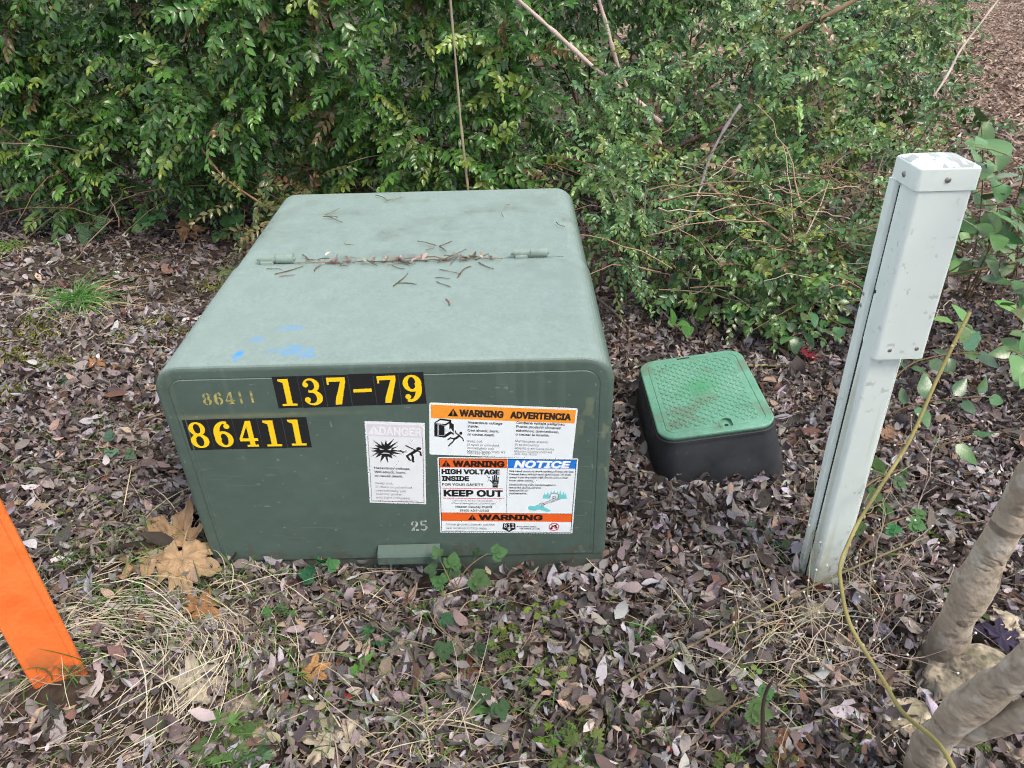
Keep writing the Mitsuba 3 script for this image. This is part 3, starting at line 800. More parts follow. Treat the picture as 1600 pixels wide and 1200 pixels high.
stone('largest tan stone, half hidden behind the nearer tree trunk', 1.21, -.345, .085, (1.1, .85, .8), 3)
stone('grey rounded stone beside the bottom of the nearer trunk', 1.05, -.42, .045, (1.2, .9, .7), 5)
stone('small tan stone under the yellow shoot, below the utility post', .955, -.165, .042, (1.1, .9, .7), 12)
stone('grey flat stone under the straw at lower left', -.285, -.43, .06, (.75, 1.2, .4), 23, .9, rotz=25)
k_ = 0
for (x, y, r) in ((.86, -.45, .013), (.80, -.47, .015), (.885, -.505, .012), (.58, -.47, .016), (.955, -.455, .014), (1.0, -.22, .012), (.76, -.5, .011), (.68, .3, .012), (.45, -.52, .011)):
    stone('dark grey pebble among the dead leaves', x, y, r, (1.2, .95, .7), 40 + k_, .1); k_ += 1
    labels[[q_ for q_ in labels if q_.startswith('stone')][-1]]['group'] = 'dark pebbles among the leaves'

# ------------------------------------------------------------------ yellow shoot, sticks, dry stalks
cane = spline([(.86, -1.15, -.05), (.868, -.95, .22), (.887, -.74, .283), (.908, -.55, .182), (.895, -.4, .185), (.905, -.3, .217), (.953, -.22, .243), (1.04, -.12, .276), (1.14, -.02, .336), (1.214, .06, .467), (1.277, .12, .581)], 90)
YX = thing('willow_shoot', 'long bare yellow-green shoot curving up past the utility post', 'shoot')
put('stem', tube(cane, np.linspace(.0036, .0040, 90), 8), 'twig_mat', YX, smooth=True, color=np.clip(np.array([.26, .225, .085]) * (0.75 + .5 * meshkit.noise(np.repeat(np.vstack([cane]), 1, 0)[np.r_[np.repeat(np.arange(90), 8), 0, 89]] * 30, 2))[:, None], 0, 1))
for k in range(14, 88, 5):
    c = cane[k] + rng.normal(0, .003, 3)
    m = trimesh.creation.icosphere(1, .0034); m.vertices *= [1, 1, 1.5]; m.apply_translation(c)
    put('bud', m, 'twig_mat', YX, smooth=True, color=(.40, .35, .2))


def stick(name, label, cat, pts, r0, r1, color, group=None, n=14, wob=.006, ground=True, knots=True):
    p = spline(pts, n)
    w_ = spline(rng.normal(0, wob, (max(4, n // 4), 3)), n) * [1, 1, .5]
    p += w_ - (w_[0] * (1 - np.linspace(0, 1, n)[:, None]) + w_[-1] * np.linspace(0, 1, n)[:, None])
    if ground:
        p[:, 2] = np.maximum(p[:, 2], ground_z(p[:, 0], p[:, 1]) + r0)
    r = np.linspace(r0, r1, n) * (1 + (.18 * rng.normal(0, 1, n) if knots else 0))
    v, f = tube(p, np.abs(r), 6)
    k = put(name, (v, f), 'twig_mat', smooth=True, color=jitter_col(color, 1, .05)[0] * (.7 + .6 * meshkit.noise(v * 60, 3))[:, None])
    if label: tag(k, label, cat, group)
    return k


def gp(x, y, dz=.02):
    return (x, y, float(ground_z(x, y)) + dz)


PALE, BROWN, DARKB = (.36, .31, .25), (.16, .12, .09), (.07, .05, .04)
for lab, pts, r0, r1, c in (
        ('long thin olive stalk lying from bottom centre to the farther trunk', [gp(.38, -.41), gp(.65, -.25, .04), gp(1.01, -.11, .08), gp(1.27, 0.0, .12)], .004, .002, (.17, .14, .09)),
        ('straw-coloured stick lying right of the green lid, upper of two', [gp(1.08, .975), gp(1.25, .97), gp(1.47, .95)], .006, .004, (.38, .31, .2)),
        ('brown stick lying between the green lid and the post, lower of two', [gp(1.13, .91), gp(1.25, .84), gp(1.36, .76)], .007, .005, (.22, .16, .11)),
        ('brown bent stick lying behind the cabinet at its right', [gp(.60, 1.56, .05), gp(.68, 1.36, .05), gp(.765, 1.12)], .007, .004, BROWN),
        ('grey stick slanting under the twiggy shrub toward the green lid', [gp(.72, 1.75, .12), gp(.86, 1.4, .06), gp(.96, 1.1)], .006, .004, (.3, .26, .22)),
        ('thin grey stick on the leaves left of the cabinet', [gp(-1.42, .93, .03), gp(-1.37, 1.1, .03), gp(-1.3, 1.3, .05)], .004, .002, PALE),
        ('dark stick lying left of the cabinet, middle of the slope', [gp(-1.0, .5), gp(-.85, .66, .03), gp(-.72, .78)], .004, .002, BROWN),
        ('pale stick lying near the bottom edge, left of the nearer trunk', [gp(.70, -.455), gp(.83, -.43), gp(.94, -.42)], .0045, .003, (.42, .36, .28)),
        ('grey curved stick behind the nearer trunk', [gp(1.02, -.56), gp(1.16, -.47, .03), gp(1.28, -.36, .05), gp(1.4, -.28, .05)], .008, .006, (.24, .22, .2)),
        ('dry branching stick leaning between the two trunks', [gp(1.0, -.38), gp(1.1, -.3, .02), gp(1.2, -.2, .03)], .006, .005, (.3, .24, .17)),
        ('dark upright dead stem standing near bottom centre right', [gp(.715, -.50), (.716, -.5, .06), (.72, -.497, .16)], .004, .003, (.05, .035, .03)),
        ('thin pale stick left of the straw swirl', [gp(-.9, .2), gp(-.78, .3, .03), gp(-.66, .42)], .003, .002, PALE)):
    stick('stick', lab, 'stick', pts, r0, r1, c)

# dry seed stalks around the trunks
stalks = [((1.02, -.28), (.1, .12, .22)), ((1.06, -.2), (.12, -.03, .2)), ((.92, -.24), (-.12, .08, .12)), ((.86, -.22), (.2, .1, .1)), ((.8, -.14), (.25, -.08, .07)), ((.95, -.12), (.05, .2, .24)), ((1.1, -.1), (.05, .12, .28)), ((.7, -.3), (.3, .12, .06)), ((1.12, .05), (-.05, .1, .26)), ((.8, -.36), (.16, .14, .08)), ((1.3, .1), (.05, .1, .3)), ((1.0, .0), (-.06, .02, .3)), ((.9, -.3), (.22, -.02, .08)), ((1.2, .2), (.1, .0, .3)), ((.75, -.2), (.3, -.1, .05)), ((1.0, -.3), (-.28, .0, .05)), ((.9, -.16), (-.2, -.18, .05)), ((1.05, -.14), (-.3, -.1, .06))]
for (x, y), d in stalks:
    wh = 'left of the yellow shoot' if x < .88 else 'right of the yellow shoot, near the farther trunk' if x > 1.0 else 'under the yellow shoot, below the post'
    t = thing('dry_stalk', f'thin straw-coloured dry weed stalk {wh}', 'stalk', f'dry stalks {wh}')
    p0 = np.array(gp(x, y, 0)); d = np.array(d)
    pts = spline([p0, p0 + d * .5 + [0, 0, .03], p0 + d], 10) + rng.normal(0, .003, (10, 3))
    col = jitter_col((.40, .34, .24), 1, .15)[0]
    put('stem', tube(pts, np.linspace(.0018, .0009, 10), 4), 'twig_mat', t, smooth=True, color=col)
    P, heads = [], []
    for k in range(3, 10):
        for _ in range(1):
            e = unit(d + rng.normal(0, .22, 3)) * rng.uniform(.04, .13)
            q_ = pts[k] + e
            P.append(np.stack([pts[k], pts[k] + e * .5 + rng.normal(0, .006, 3), q_]))
            heads.append(q_)
    P = np.array(P)
    put('side_twigs', tubes_many(P, np.full(P.shape[:2], .0008)), 'twig_mat', t, smooth=True, color=col * 1.05, kind='stuff')
    hm_ = trimesh.creation.icosphere(0, .0028)
    sel = rng.permutation(len(heads))[:6]
    put('seed_heads', trimesh.util.concatenate([place(hm_, tr(*heads[k])) for k in sel]), 'twig_mat', t, color=(.62, .57, .5), kind='stuff')

# ------------------------------------------------------------------ litter on the cabinet lid
TW = [(-0.166, 1.043, -0.122, 0.989), (-0.122, 0.989, -0.076, 1.022), (-0.297, 0.873, -0.262, 0.927), (-0.279, 0.857, -0.23, 0.805), (-0.298, 0.858, -0.252, 0.851), (-0.197, 0.646, -0.165, 0.629), (0.009, 0.646, 0.064, 0.611), (0.073, 0.606, 0.106, 0.639), (0.037, 0.586, 0.061, 0.596), (0.074, 0.602, 0.094, 0.57), (-0.297, 0.57, -0.256, 0.528), (-0.282, 0.54, -0.238, 0.523), (-0.2, 0.568, -0.199, 0.524), (-0.177, 0.551, -0.133, 0.537), (-0.372, 0.483, -0.33, 0.473), (-0.342, 0.448, -0.277, 0.494), (-0.326, 0.431, -0.287, 0.44), (-0.242, 0.462, -0.232, 0.495), (-0.298, 0.509, -0.227, 0.499), (-0.042, 0.484, -0.007, 0.461), (0.085, 0.453, 0.137, 0.423), (0.134, 0.401, 0.166, 0.467), (0.185, 0.491, 0.225, 0.445), (0.077, 0.402, 0.115, 0.393), (0.082, 0.379, 0.119, 0.346), (-0.024, 0.36, 0.004, 0.434), (-0.014, 0.376, 0.033, 0.366), (0.089, 0.51, 0.149, 0.582), (0.076, 0.49, 0.118, 0.554), (0.111, 0.481, 0.137, 0.529), (0.133, 0.494, 0.177, 0.548), (-0.096, 0.501, -0.04, 0.511), (-0.039, 0.504, 0.016, 0.522), (-0.223, 0.508, -0.169, 0.495), (0.041, 0.506, 0.098, 0.513), (0.405, 0.762, 0.428, 0.727), (0.243, 0.854, 0.25, 0.82), (0.112, 0.281, 0.122, 0.249)]
for n_ in range(26):
    x = rng.uniform(-.28, .22); y = .51 + rng.normal(0, .010); a_ = rng.normal(0, .45)
    ll = rng.uniform(.02, .06)
    TW.append((x, y, x + ll * math.cos(a_), y + ll * math.sin(a_)))
for n_, (x0, y0, x1, y1) in enumerate(TW):
    on_seam = abs((y0 + y1) / 2 - .51) < .03
    z0 = H0 + HS * y0 + .0035 + (rng.uniform(0, .006) if on_seam else 0); z1 = H0 + HS * y1 + .0035 + (rng.uniform(0, .006) if on_seam else 0)
    r_tw = rng.uniform(.0010, .0018)
    stick('twig', 'thin dry brown twig lying along the cabinet hinge seam' if on_seam else 'thin dry brown twig lying loose on the flat of the cabinet lid', 'twig', [(x0, y0, z0), ((x0 + x1) / 2 + rng.normal(0, .003), (y0 + y1) / 2 + rng.normal(0, .003), (z0 + z1) / 2), (x1, y1, z1)], r_tw, r_tw * .7,
          (.10, .072, .05) if rng.random() < .7 else (.22, .16, .11), 'dry twigs in the cabinet hinge seam' if on_seam else 'dry twigs loose on the cabinet lid', n=6, wob=.0012, ground=False)
BITS = [(-0.103, 0.508), (-0.153, 0.5), (-0.183, 0.506), (-0.005, 0.509), (0.138, 0.515), (0.177, 0.533), (0.195, 0.525), (0.218, 0.514), (-0.04, 0.511), (0.029, 0.507), (0.064, 0.505), (0.12, 0.516), (-0.22, 0.55), (0.263, 0.908), (-0.086, 0.51), (0.235, 0.504)]
BITS += [(rng.uniform(-.2, .23), .512 + rng.normal(0, .006)) for _ in range(24)]
for n_, (x, y) in enumerate(BITS):
    th = rng.uniform(0, 2 * PI)
    V, F = leaves(np.array([[x - .01, y, H0 + HS * y + .004 + rng.uniform(0, .006)]]), np.array([[math.cos(th), math.sin(th) * .6, rng.uniform(-.05, .35)]]), unit(np.array([[0, 0, 1.0]]) + rng.normal(0, .4, (1, 3))), rng.uniform(.014, .03), rng.uniform(.008, .014), rng.normal(0, 1.2), rng.uniform(.2, 1.0), 3, 'oval', rng.normal(0, .5), .05)
    V[..., 2] = np.maximum(V[..., 2], H0 + HS * V[..., 1] + .0015)
    c = jitter_col((.30, .23, .18) if n_ % 3 else (.46, .36, .32), 1, .2)[0]
    k = put('leaf_scrap', (V[0], F), 'dull_leaf_mat', smooth=True, color=c)
    seam = abs(y - .51) < .03
    tag(k, 'crumpled brown leaf scrap caught in the cabinet hinge seam' if seam else f'single pale leaf scrap on the cabinet lid, {"far right behind the hinge" if x > 0 else "just behind the left hinge"}', 'dead leaf', 'leaf scraps in the hinge seam' if seam else None)
#@@PLANTS@@
# ------------------------------------------------------------------ shrubs
POOL = []   # every shrub's leaves: (thing key, V (N, M, 3), F, colour (N, 3), material)


def spray_leaves(P, nrm, n_leaf, L, W, pal, wts, hang=.35, ang=.95, t0=.1):
    """Two-ranked leaves along N stem curves P (N, K, 3): returns V, F, colours."""
    N, K = P.shape[:2]
    tt = np.linspace(t0, 1, n_leaf)
    B, D, NR, LL, CC = [], [], [], [], []
    shade = np.exp(rng.normal(0, .16, (N, 1)))
    base_i = rng.choice(len(pal), N, p=np.array(wts) / sum(wts))
    for m, t in enumerate(tt):
        f = t * (K - 1); i0 = min(int(f), K - 2); u = f - i0
        p = P[:, i0] * (1 - u) + P[:, i0 + 1] * u
        d = unit(P[:, i0 + 1] - P[:, i0])
        sd = unit(np.cross(d, nrm)) * (1 if m % 2 else -1)
        a = ang * (1 - .55 * t ** 3) if m < n_leaf - 1 else .1
        dr_ = np.cos(a) * d + np.sin(a) * sd + np.array([0, 0, -hang]) + rng.normal(0, .16, (N, 3))
        B.append(p); D.append(dr_); NR.append(unit(nrm + rng.normal(0, .28, (N, 3))))
        LL.append(L * (.62 + .5 * np.sin(PI * min(t * .85 + .12, 1))) * np.exp(rng.normal(0, .12, N)))
        tip = np.clip((t - .75) * 3, 0, 1)
        c = np.array(pal)[base_i] * shade * (1 + tip * np.array([.55, .35, .1]))
        CC.append(c * np.exp(rng.normal(0, .12, (N, 1))))
    B, D, NR, LL, CC = (np.concatenate(x) for x in (B, D, NR, LL, CC))
    keep = rng.random(len(B)) > .07
    B, D, NR, LL, CC = B[keep], D[keep], NR[keep], LL[keep], CC[keep]
    n = len(B)
    V, F = leaves(B, D, NR, LL, LL * W * np.exp(rng.normal(0, .1, n)), rng.normal(.45, .25, n), rng.uniform(.1, .55, n), 3, 'lance', rng.normal(0, .2, n))
    return V, F, np.clip(CC, .004, .5)


def shrub(name, label, blobs, roots, L=.044, W=.46, slen=.23, n_leaf=15, pal=((.030, .075, .016),), wts=(1,), hang=.20, out=(0, -.45, .12), group=None, twig=(.16, .085, .05), stem_r=.0016, branch_r=.010, mat='leaf_mat', up=(0, -.75, .75), n_br=14, droop=.24):
    t = thing(name, label, 'shrub', group)
    allP, allN = [], []
    for (cx, cy, cz, r, n) in blobs:
        u = unit(rng.normal(0, 1, (n, 3)) + np.array([0, -.55, .15]))
        start = np.array([cx, cy, cz]) + u * r * rng.uniform(.15, 1.0, (n, 1)) * [1.1, .8, .9]
        start[:, 2] = np.maximum(start[:, 2], .05)
        d = unit(u * .7 + np.array(out) + rng.normal(0, .42, (n, 3)))
        ln = slen * rng.uniform(.6, 1.25, (n, 1))
        ts = np.linspace(0, 1, 6)
        P = start[:, None] + d[:, None] * (ln * ts)[..., None] + np.array([0, 0, -1.0]) * (ln * droop * ts ** 2)[..., None]
        P[..., 2] = np.maximum(P[..., 2], ground_z(P[..., 0], P[..., 1]) + .012)
        allP.append(P); allN.append(unit(np.array(up) + rng.normal(0, .33, (n, 3))))
    P, NR = np.concatenate(allP), np.concatenate(allN)
    # keep sprays clear of the cabinet
    inside = (np.abs(P[..., 0]) < .56) & (P[..., 1] > -.05) & (P[..., 1] < 1.14) & (P[..., 2] < .66)
    ok = ~inside.any(1)
    P, NR = P[ok], NR[ok]
    V, F, C = spray_leaves(P, NR, n_leaf, L, W, pal, wts, hang)
    POOL.append((t, V, F, C, mat))
    R = np.linspace(stem_r, stem_r * .5, 6)[None].repeat(len(P), 0)
    vs, fs = tubes_many(P, R)
    put('twigs', (vs, fs), 'twig_mat', t, smooth=True, color=np.repeat(jitter_col(twig, len(P), .25), 18, 0), kind='stuff')
    order = rng.permutation(len(blobs))[:n_br]
    for k in order:
        cx, cy, cz, r, n = blobs[k]
        rt = np.array(roots[int(np.argmin([abs(q_[0] - cx) for q_ in roots]))])
        e = np.array([cx, cy, cz]) + rng.normal(0, .04, 3)
        mid = rt * .45 + e * .55 + np.array([0, .04, .10]) + rng.normal(0, .05, 3)
        rt = np.array([rt[0] + rng.normal(0, .05), rt[1] + rng.normal(0, .05), float(ground_z(rt[0], rt[1])) - .02])
        pts = spline([rt, rt * .7 + mid * .3 + [0, 0, .06], mid, e], 14) + rng.normal(0, .006, (14, 3))
        c = jitter_col(twig, 1, .3)[0]
        put('branch', tube(pts, np.linspace(branch_r, branch_r * .35, 14) * rng.uniform(.6, 1.2), 6), 'twig_mat', t, smooth=True, color=c)
    return t


def hedge_blobs(x0, x1, n, zmax=1.75, y0=2.72, seed=0, rs=(.12, .30), ns=30, zmin=.08):
    """Clumps over an uneven front: some bulge towards the viewer, some lie back, and places between stay empty."""
    r_ = np.random.default_rng(seed)
    out = []
    for k in range(n):
        x = x0 + (x1 - x0) * ((k * .618 + r_.random() * .3) % 1)
        z = zmin + (zmax - zmin) * ((k + .5 * r_.random()) / n)
        lump = meshkit.noise(np.array([x * 2.1, z * 2.6, 3.3 + seed]), 5)
        if lump < .35 or (.5 < x < 1.0 and .42 < z < .9): continue
        y = y0 - .38 * math.sin(min(z, 1.3) / 1.3 * PI * .5) - 1.0 * (lump - .5) + r_.uniform(-.1, .15)
        r = r_.uniform(*rs)
        out.append((x, y, z, r, int(ns * (r / .22) ** 1.6)))
    return out


GREEN = ((.034, .108, .016), (.056, .145, .022), (.12, .19, .028), (.13, .095, .04))
GW = (5, 4, 1.8, .3)
LG = 'dense evergreen shrub with glossy dark green leaves'
shrub('evergreen_shrub', 'dense evergreen shrub at the far left edge, set farther back than its neighbour', hedge_blobs(-4.4, -2.35, 34, 1.9, 3.75, 1, zmin=.35), [(-3.4, 4.2, 0), (-2.7, 4.1, 0)], pal=GREEN, wts=GW, branch_r=.016)
shrub('evergreen_shrub', LG + ' behind the cabinet left rear, largest of all', hedge_blobs(-2.55, -.95, 66, 1.8, 2.85, 2), [(-2.1, 3.2, 0), (-1.5, 3.1, 0)], pal=GREEN, wts=GW, branch_r=.013, n_br=18)
shrub('evergreen_shrub', LG + ', directly behind the middle of the cabinet', hedge_blobs(-1.0, .42, 58, 1.8, 2.72, 3), [(-.6, 3.1, 0), (.0, 3.0, 0)], pal=GREEN, wts=GW, n_br=18)
shrub('evergreen_shrub', 'dense evergreen shrub behind the cabinet right corner, with dark gaps and pale dead branches', hedge_blobs(.40, 1.6, 36, 1.8, 2.95, 4, ns=26), [(.8, 3.2, 0), (1.2, 3.2, 0)], L=.040, pal=((.04, .115, .022), (.058, .145, .026)), wts=(1, 1), n_br=16)
# the mass behind, which keeps the gaps dark
bb = [(x + rng.normal(0, .15), 3.9 + rng.normal(0, .2), z, .42, 26) for x in np.arange(-2.4, 2.7, .36) for z in (.2, .6, 1.0, 1.5)]
shrub('evergreen_shrub', 'dark evergreen shrub mass farther back, glimpsed through the gaps of the front shrubs', bb, [(-1, 4.3, 0), (1, 4.3, 0)], L=.055, slen=.34, n_leaf=15, pal=((.03, .08, .02), (.042, .10, .024)), wts=(1, 1), branch_r=.018, n_br=20)

SMALL = ((.06, .14, .036), (.085, .17, .04), (.15, .20, .04), (.14, .10, .06), (.05, .125, .045))
SW = (4, 4, 1.2, 1, 3)
TH = [(1100, 120, 2.2), (1200, 60, 2.3)]
thk = [(1.19, 2.2, .71), (1.46, 2.3, .78), (1.68, 2.4, .80), (1.93, 2.4, .74), (1.30, 1.9, .62), (1.50, 2.0, .65), (1.70, 2.1, .56), (2.0, 2.4, .62), (1.08, 2.3, .85), (.99, 1.95, .50), (1.06, 1.6, .36), (.82, 1.7, .42), (1.28, 1.7, .40), (1.48, 1.8, .50), (1.72, 2.0, .48), (1.12, 1.5, .26), (1.28, 1.42, .22), (1.38, 1.62, .34), (1.18, 1.32, .12), (1.15, 1.8, .50), (1.4, 2.2, .95), (1.7, 2.5, 1.02), (1.2, 2.4, 1.05), (1.9, 2.5, .95), (1.55, 1.55, .18), (1.6, 1.9, .8), (2.05, 2.55, .85), (2.2, 2.5, .7), (2.3, 2.6, .95), (2.1, 2.3, .5), (1.85, 2.0, .35), (2.05, 2.2, 1.0), (1.3, 2.0, .95), (1.85, 2.2, .85), (2.35, 2.4, .5), (2.3, 2.2, .25), (2.05, 1.9, .2), (1.75, 1.7, .18), (1.9, 1.8, .4), (1.02, 1.38, .12), (1.3, 1.22, .10), (1.42, 1.32, .16), (1.5, 1.4, .3), (.92, 1.5, .2)]
shrub('twiggy_shrub', 'loose sprawling shrub of small oval leaves and arching bare twigs, between ground box and mulch', [(x, y, z, .18, 24) for x, y, z in thk], [(1.35, 2.2, 0), (1.7, 2.3, 0), (1.15, 1.9, 0)], L=.032, W=.52, slen=.21, n_leaf=13, pal=SMALL, wts=SW, hang=.12, twig=(.17, .09, .055), branch_r=.007, n_br=24, droop=.15)
shrub('twiggy_shrub', 'small-leaved drooping shrub touching the cabinet right rear corner', [(x, y, z, .13, 24) for x, y, z in ((.66, 1.5, .52), (.70, 1.7, .62), (.72, 1.5, .36), (.66, 1.35, .26), (.62, 1.75, .75), (.78, 1.85, .78), (.72, 1.35, .44))], [(.75, 1.8, 0)], L=.027, W=.5, slen=.18, n_leaf=15, pal=SMALL, wts=(5, 4, .6, .3, 4), hang=.25, twig=(.15, .09, .06), branch_r=.006, n_br=7)
shrub('twiggy_shrub', 'low reddish-tipped shrub sprig at the cabinet left rear corner', [(-.72, 1.75, .24, .1, 14), (-.80, 1.6, .14, .08, 12), (-.62, 1.95, .34, .1, 12), (-.86, 1.85, .34, .08, 8)], [(-.8, 2.2, 0)], L=.032, W=.46, slen=.18, n_leaf=13, pal=((.06, .085, .025), (.13, .06, .03), (.09, .10, .03)), wts=(3, 1.2, 2), hang=.2, branch_r=.005, n_br=4)

# bare and dead branches standing in the shrubs
for lab, pts, r0, r1, c in (
        ('pale lichen-grey dead branch slanting down to the right behind the cabinet', [(.30, 2.02, 1.10), (.435, 2.0, .995), (.60, 1.98, .86), (.85, 1.96, .675), (.92, 1.95, .60)], .008, .012, (.50, .47, .43)),
        ('thin pale dead branch crossing steeply behind the cabinet right corner', [(.585, 1.98, 1.25), (.632, 1.96, 1.09), (.68, 1.95, .95), (.765, 1.94, .755)], .007, .008, (.42, .36, .30)),
        ('thin straight upright pale sucker behind the middle of the cabinet', [(.045, 2.02, 1.35), (.055, 2.02, 1.08), (.075, 2.02, .66), (.085, 2.02, .30), (.09, 2.02, .0)], .0045, .006, (.30, .23, .17)),
        ('forked grey-brown bare twig in the middle of the loose shrub', [(1.12, 1.5, .76), (1.04, 1.48, .62), (1.0, 1.46, .48), (.94, 1.45, .30)], .006, .005, (.34, .27, .22)),
        ('brown bare branch slanting down to the right in the loose shrub', [(1.0, 1.44, .50), (1.1, 1.42, .42), (1.25, 1.38, .33), (1.45, 1.3, .18)], .007, .006, (.24, .16, .11)),
        ('brown bare branch at the top right above the loose shrub', [(1.35, 2.1, .86), (1.6, 2.1, .98), (1.85, 2.1, 1.15), (2.0, 2.1, 1.3)], .010, .010, (.20, .13, .09)),
        ('arching reddish bare branch left of the cabinet, hanging from the large shrub', [(-1.35, 2.2, .66), (-1.15, 2.1, .56), (-1.0, 2.0, .40), (-.75, 1.9, .25), (-.62, 1.85, .2)], .005, .004, (.26, .15, .10)),
        ('thick brown leaning stem low in the loose shrub, pointing left', [(.7, 1.9, .30), (.95, 2.0, .46), (1.25, 2.1, .55), (1.6, 2.2, .6)], .013, .012, (.15, .10, .07)),
        ('thin grey dead twig in front of the cabinet right rear shrub', [(.72, 1.6, .10), (.78, 1.4, .24), (.70, 1.35, .38), (.64, 1.4, .5)], .004, .003, (.28, .23, .19)),
        ('straight pale dry stem in front of the mulch at the upper right', [(1.95, 1.75, .72), (2.1, 1.9, .86), (2.32, 2.1, 1.05)], .005, .004, (.5, .42, .3)),
        ('brown stem at the left under the large shrub', [(-1.75, 2.5, -.02), (-1.8, 2.48, .2), (-1.83, 2.45, .32)], .007, .006, (.27, .18, .11)),
        ('long brown fallen branch behind the utility post', [(1.5, 1.2, .08), (1.8, 1.25, .16), (2.2, 1.3, .2), (2.6, 1.4, .3)], .006, .005, (.2, .13, .09))):
    stick('dead_branch', lab, 'branch', pts, r0, r1, c, n=22, wob=.007, ground=False)
tw = []
for k in range(210):
    s0 = np.array([rng.uniform(.75, 2.1), rng.uniform(1.15, 1.85), rng.uniform(.05, .5)])
    d = unit(np.array([rng.normal(0, .8), rng.normal(-.3, .3), rng.uniform(.1, 1.0)]))
    ln = rng.uniform(.2, .55)
    ts = np.linspace(0, 1, 8)
    tw.append(s0 + d * (ln * ts)[:, None] + np.array([rng.normal(0, .1), 0, -rng.uniform(.1, .4)]) * (ln * ts ** 2)[:, None] + rng.normal(0, .004, (8, 3)))
tw = np.array(tw)
put('bare_twigs', tubes_many(tw, np.linspace(.0030, .0013, 8)[None].repeat(len(tw), 0), 4), 'twig_mat', 'twiggy_shrub', smooth=True, color=np.repeat(np.array([(.48, .40, .31), (.34, .23, .15), (.2, .13, .09)])[rng.integers(0, 3, len(tw))], 32, 0), kind='stuff')
tw = []
for k in range(230):
    s0 = np.array([rng.uniform(-2.6, 1.4), rng.uniform(2.3, 3.0), rng.uniform(0, .5)])
    d = unit(np.array([rng.normal(0, .8), rng.normal(-.3, .3), rng.uniform(-.3, 1.0)]))
    ts = np.linspace(0, 1, 8); ln = rng.uniform(.3, .8)
    tw.append(s0 + d * (ln * ts)[:, None] + np.array([rng.normal(0, .1), 0, -.3]) * (ln * ts ** 2)[:, None] + rng.normal(0, .006, (8, 3)))
tw = np.array(tw)
put('bare_twigs', tubes_many(tw, np.linspace(.004, .0015, 8)[None].repeat(len(tw), 0), 4), 'twig_mat', 'evergreen_shrub_002', smooth=True, color=np.repeat(np.array([(.26, .19, .14), (.20, .11, .07), (.12, .08, .06)])[rng.integers(0, 3, len(tw))], 32, 0), kind='stuff')

# ---- each shrub's leaves: the 300 that show largest are entries of their own, the rest one mesh
cells = {}
CABP = Polygon([(165, 385), (290, 192), (560, 188), (612, 385), (605, 565), (215, 565)])
POSTP = Polygon([(790, 560), (888, 160), (976, 168), (900, 360), (840, 570)])
info = []
for si, (t, V, F, C, mat) in enumerate(POOL):
    c = V.mean(1)
    px, py, z = project(c)
    e1, e2 = V[:, -1] - V[:, 0], V[:, 6] - V[:, 4]
    toward = unit(CAM - c)
    area = np.abs((np.cross(e1, e2) * toward).sum(-1)) / z ** 2
    ok = (px > 4) & (px < 1020) & (py > 4) & (py < 764) & (z > .3)
    info.append((px, py, z, area, ok))
    for i_ in np.nonzero(ok)[0]:
        ck = (int(px[i_] / 5), int(py[i_] / 5))
        if ck not in cells or cells[ck][0] > z[i_]:
            cells[ck] = (z[i_], si, i_)
seen = [[] for _ in POOL]
for z, si, i_ in cells.values():
    seen[si].append(i_)
for si, (t, V, F, C, mat) in enumerate(POOL):
    px, py, z, area, ok = info[si]
    cand = np.array([i_ for i_ in seen[si] if not (CABP.contains(Point(px[i_], py[i_])) and V[i_, :, 1].min() > 1.1) and not POSTP.contains(Point(px[i_], py[i_]))], int)
    s_px = 512 / math.tan(math.radians(FOV / 2))
    long_ = np.linalg.norm(V[cand, -1] - V[cand, 0], axis=1) / z[cand] * s_px if len(cand) else np.zeros(0)
    cand = cand[long_ > 8.5]        # smaller ones cannot be picked apart
    cand = cand[np.argsort(-area[cand])][:300]
    rest = np.setdiff1d(np.arange(len(V)), cand)
    M = V.shape[1]
    for i_ in cand:
        put('leaf', (V[i_], F), mat, t, smooth=True, color=C[i_])
    put('foliage', join(V[rest], F), mat, t, smooth=True, color=np.repeat(C[rest], M, 0), kind='stuff')


# ------------------------------------------------------------------ broad-leaved plants, brambles, weeds
def toothed(base, d, nrm, L, W, col, teeth=6, curl=.3, cup=.3):
    """One leaf with a toothed margin."""
    d = unit(d); sd = unit(np.cross(d, nrm)); up = np.cross(sd, d)
    s = np.linspace(0, 1, 2 * teeth + 1)
    w = np.sin(PI * np.clip(s, 0, 1) ** .62) ** .75 * .5 * W
    w[1:-1:2] *= 1.12; w[2:-1:2] *= .86
    cen = base + d * (L * s)[:, None] - up * (curl * L * .5 * s ** 2)[:, None]
    fold = (math.sin(cup) * w)[:, None] * up + (rng.normal(0, .03, len(s)) * W)[:, None] * up
    l, r = cen - sd * (w * math.cos(cup))[:, None] + fold + d * (.03 * L), cen + sd * (w * math.cos(cup))[:, None] + fold + d * (.03 * L)
    v = np.vstack([l, cen, r]); n = len(s)
    f = []
    for k in range(n - 1):
        f += [[k, k + 1, n + k + 1], [k, n + k + 1, n + k], [n + k, n + k + 1, 2 * n + k + 1], [n + k, 2 * n + k + 1, 2 * n + k]]
    return v, np.array(f)


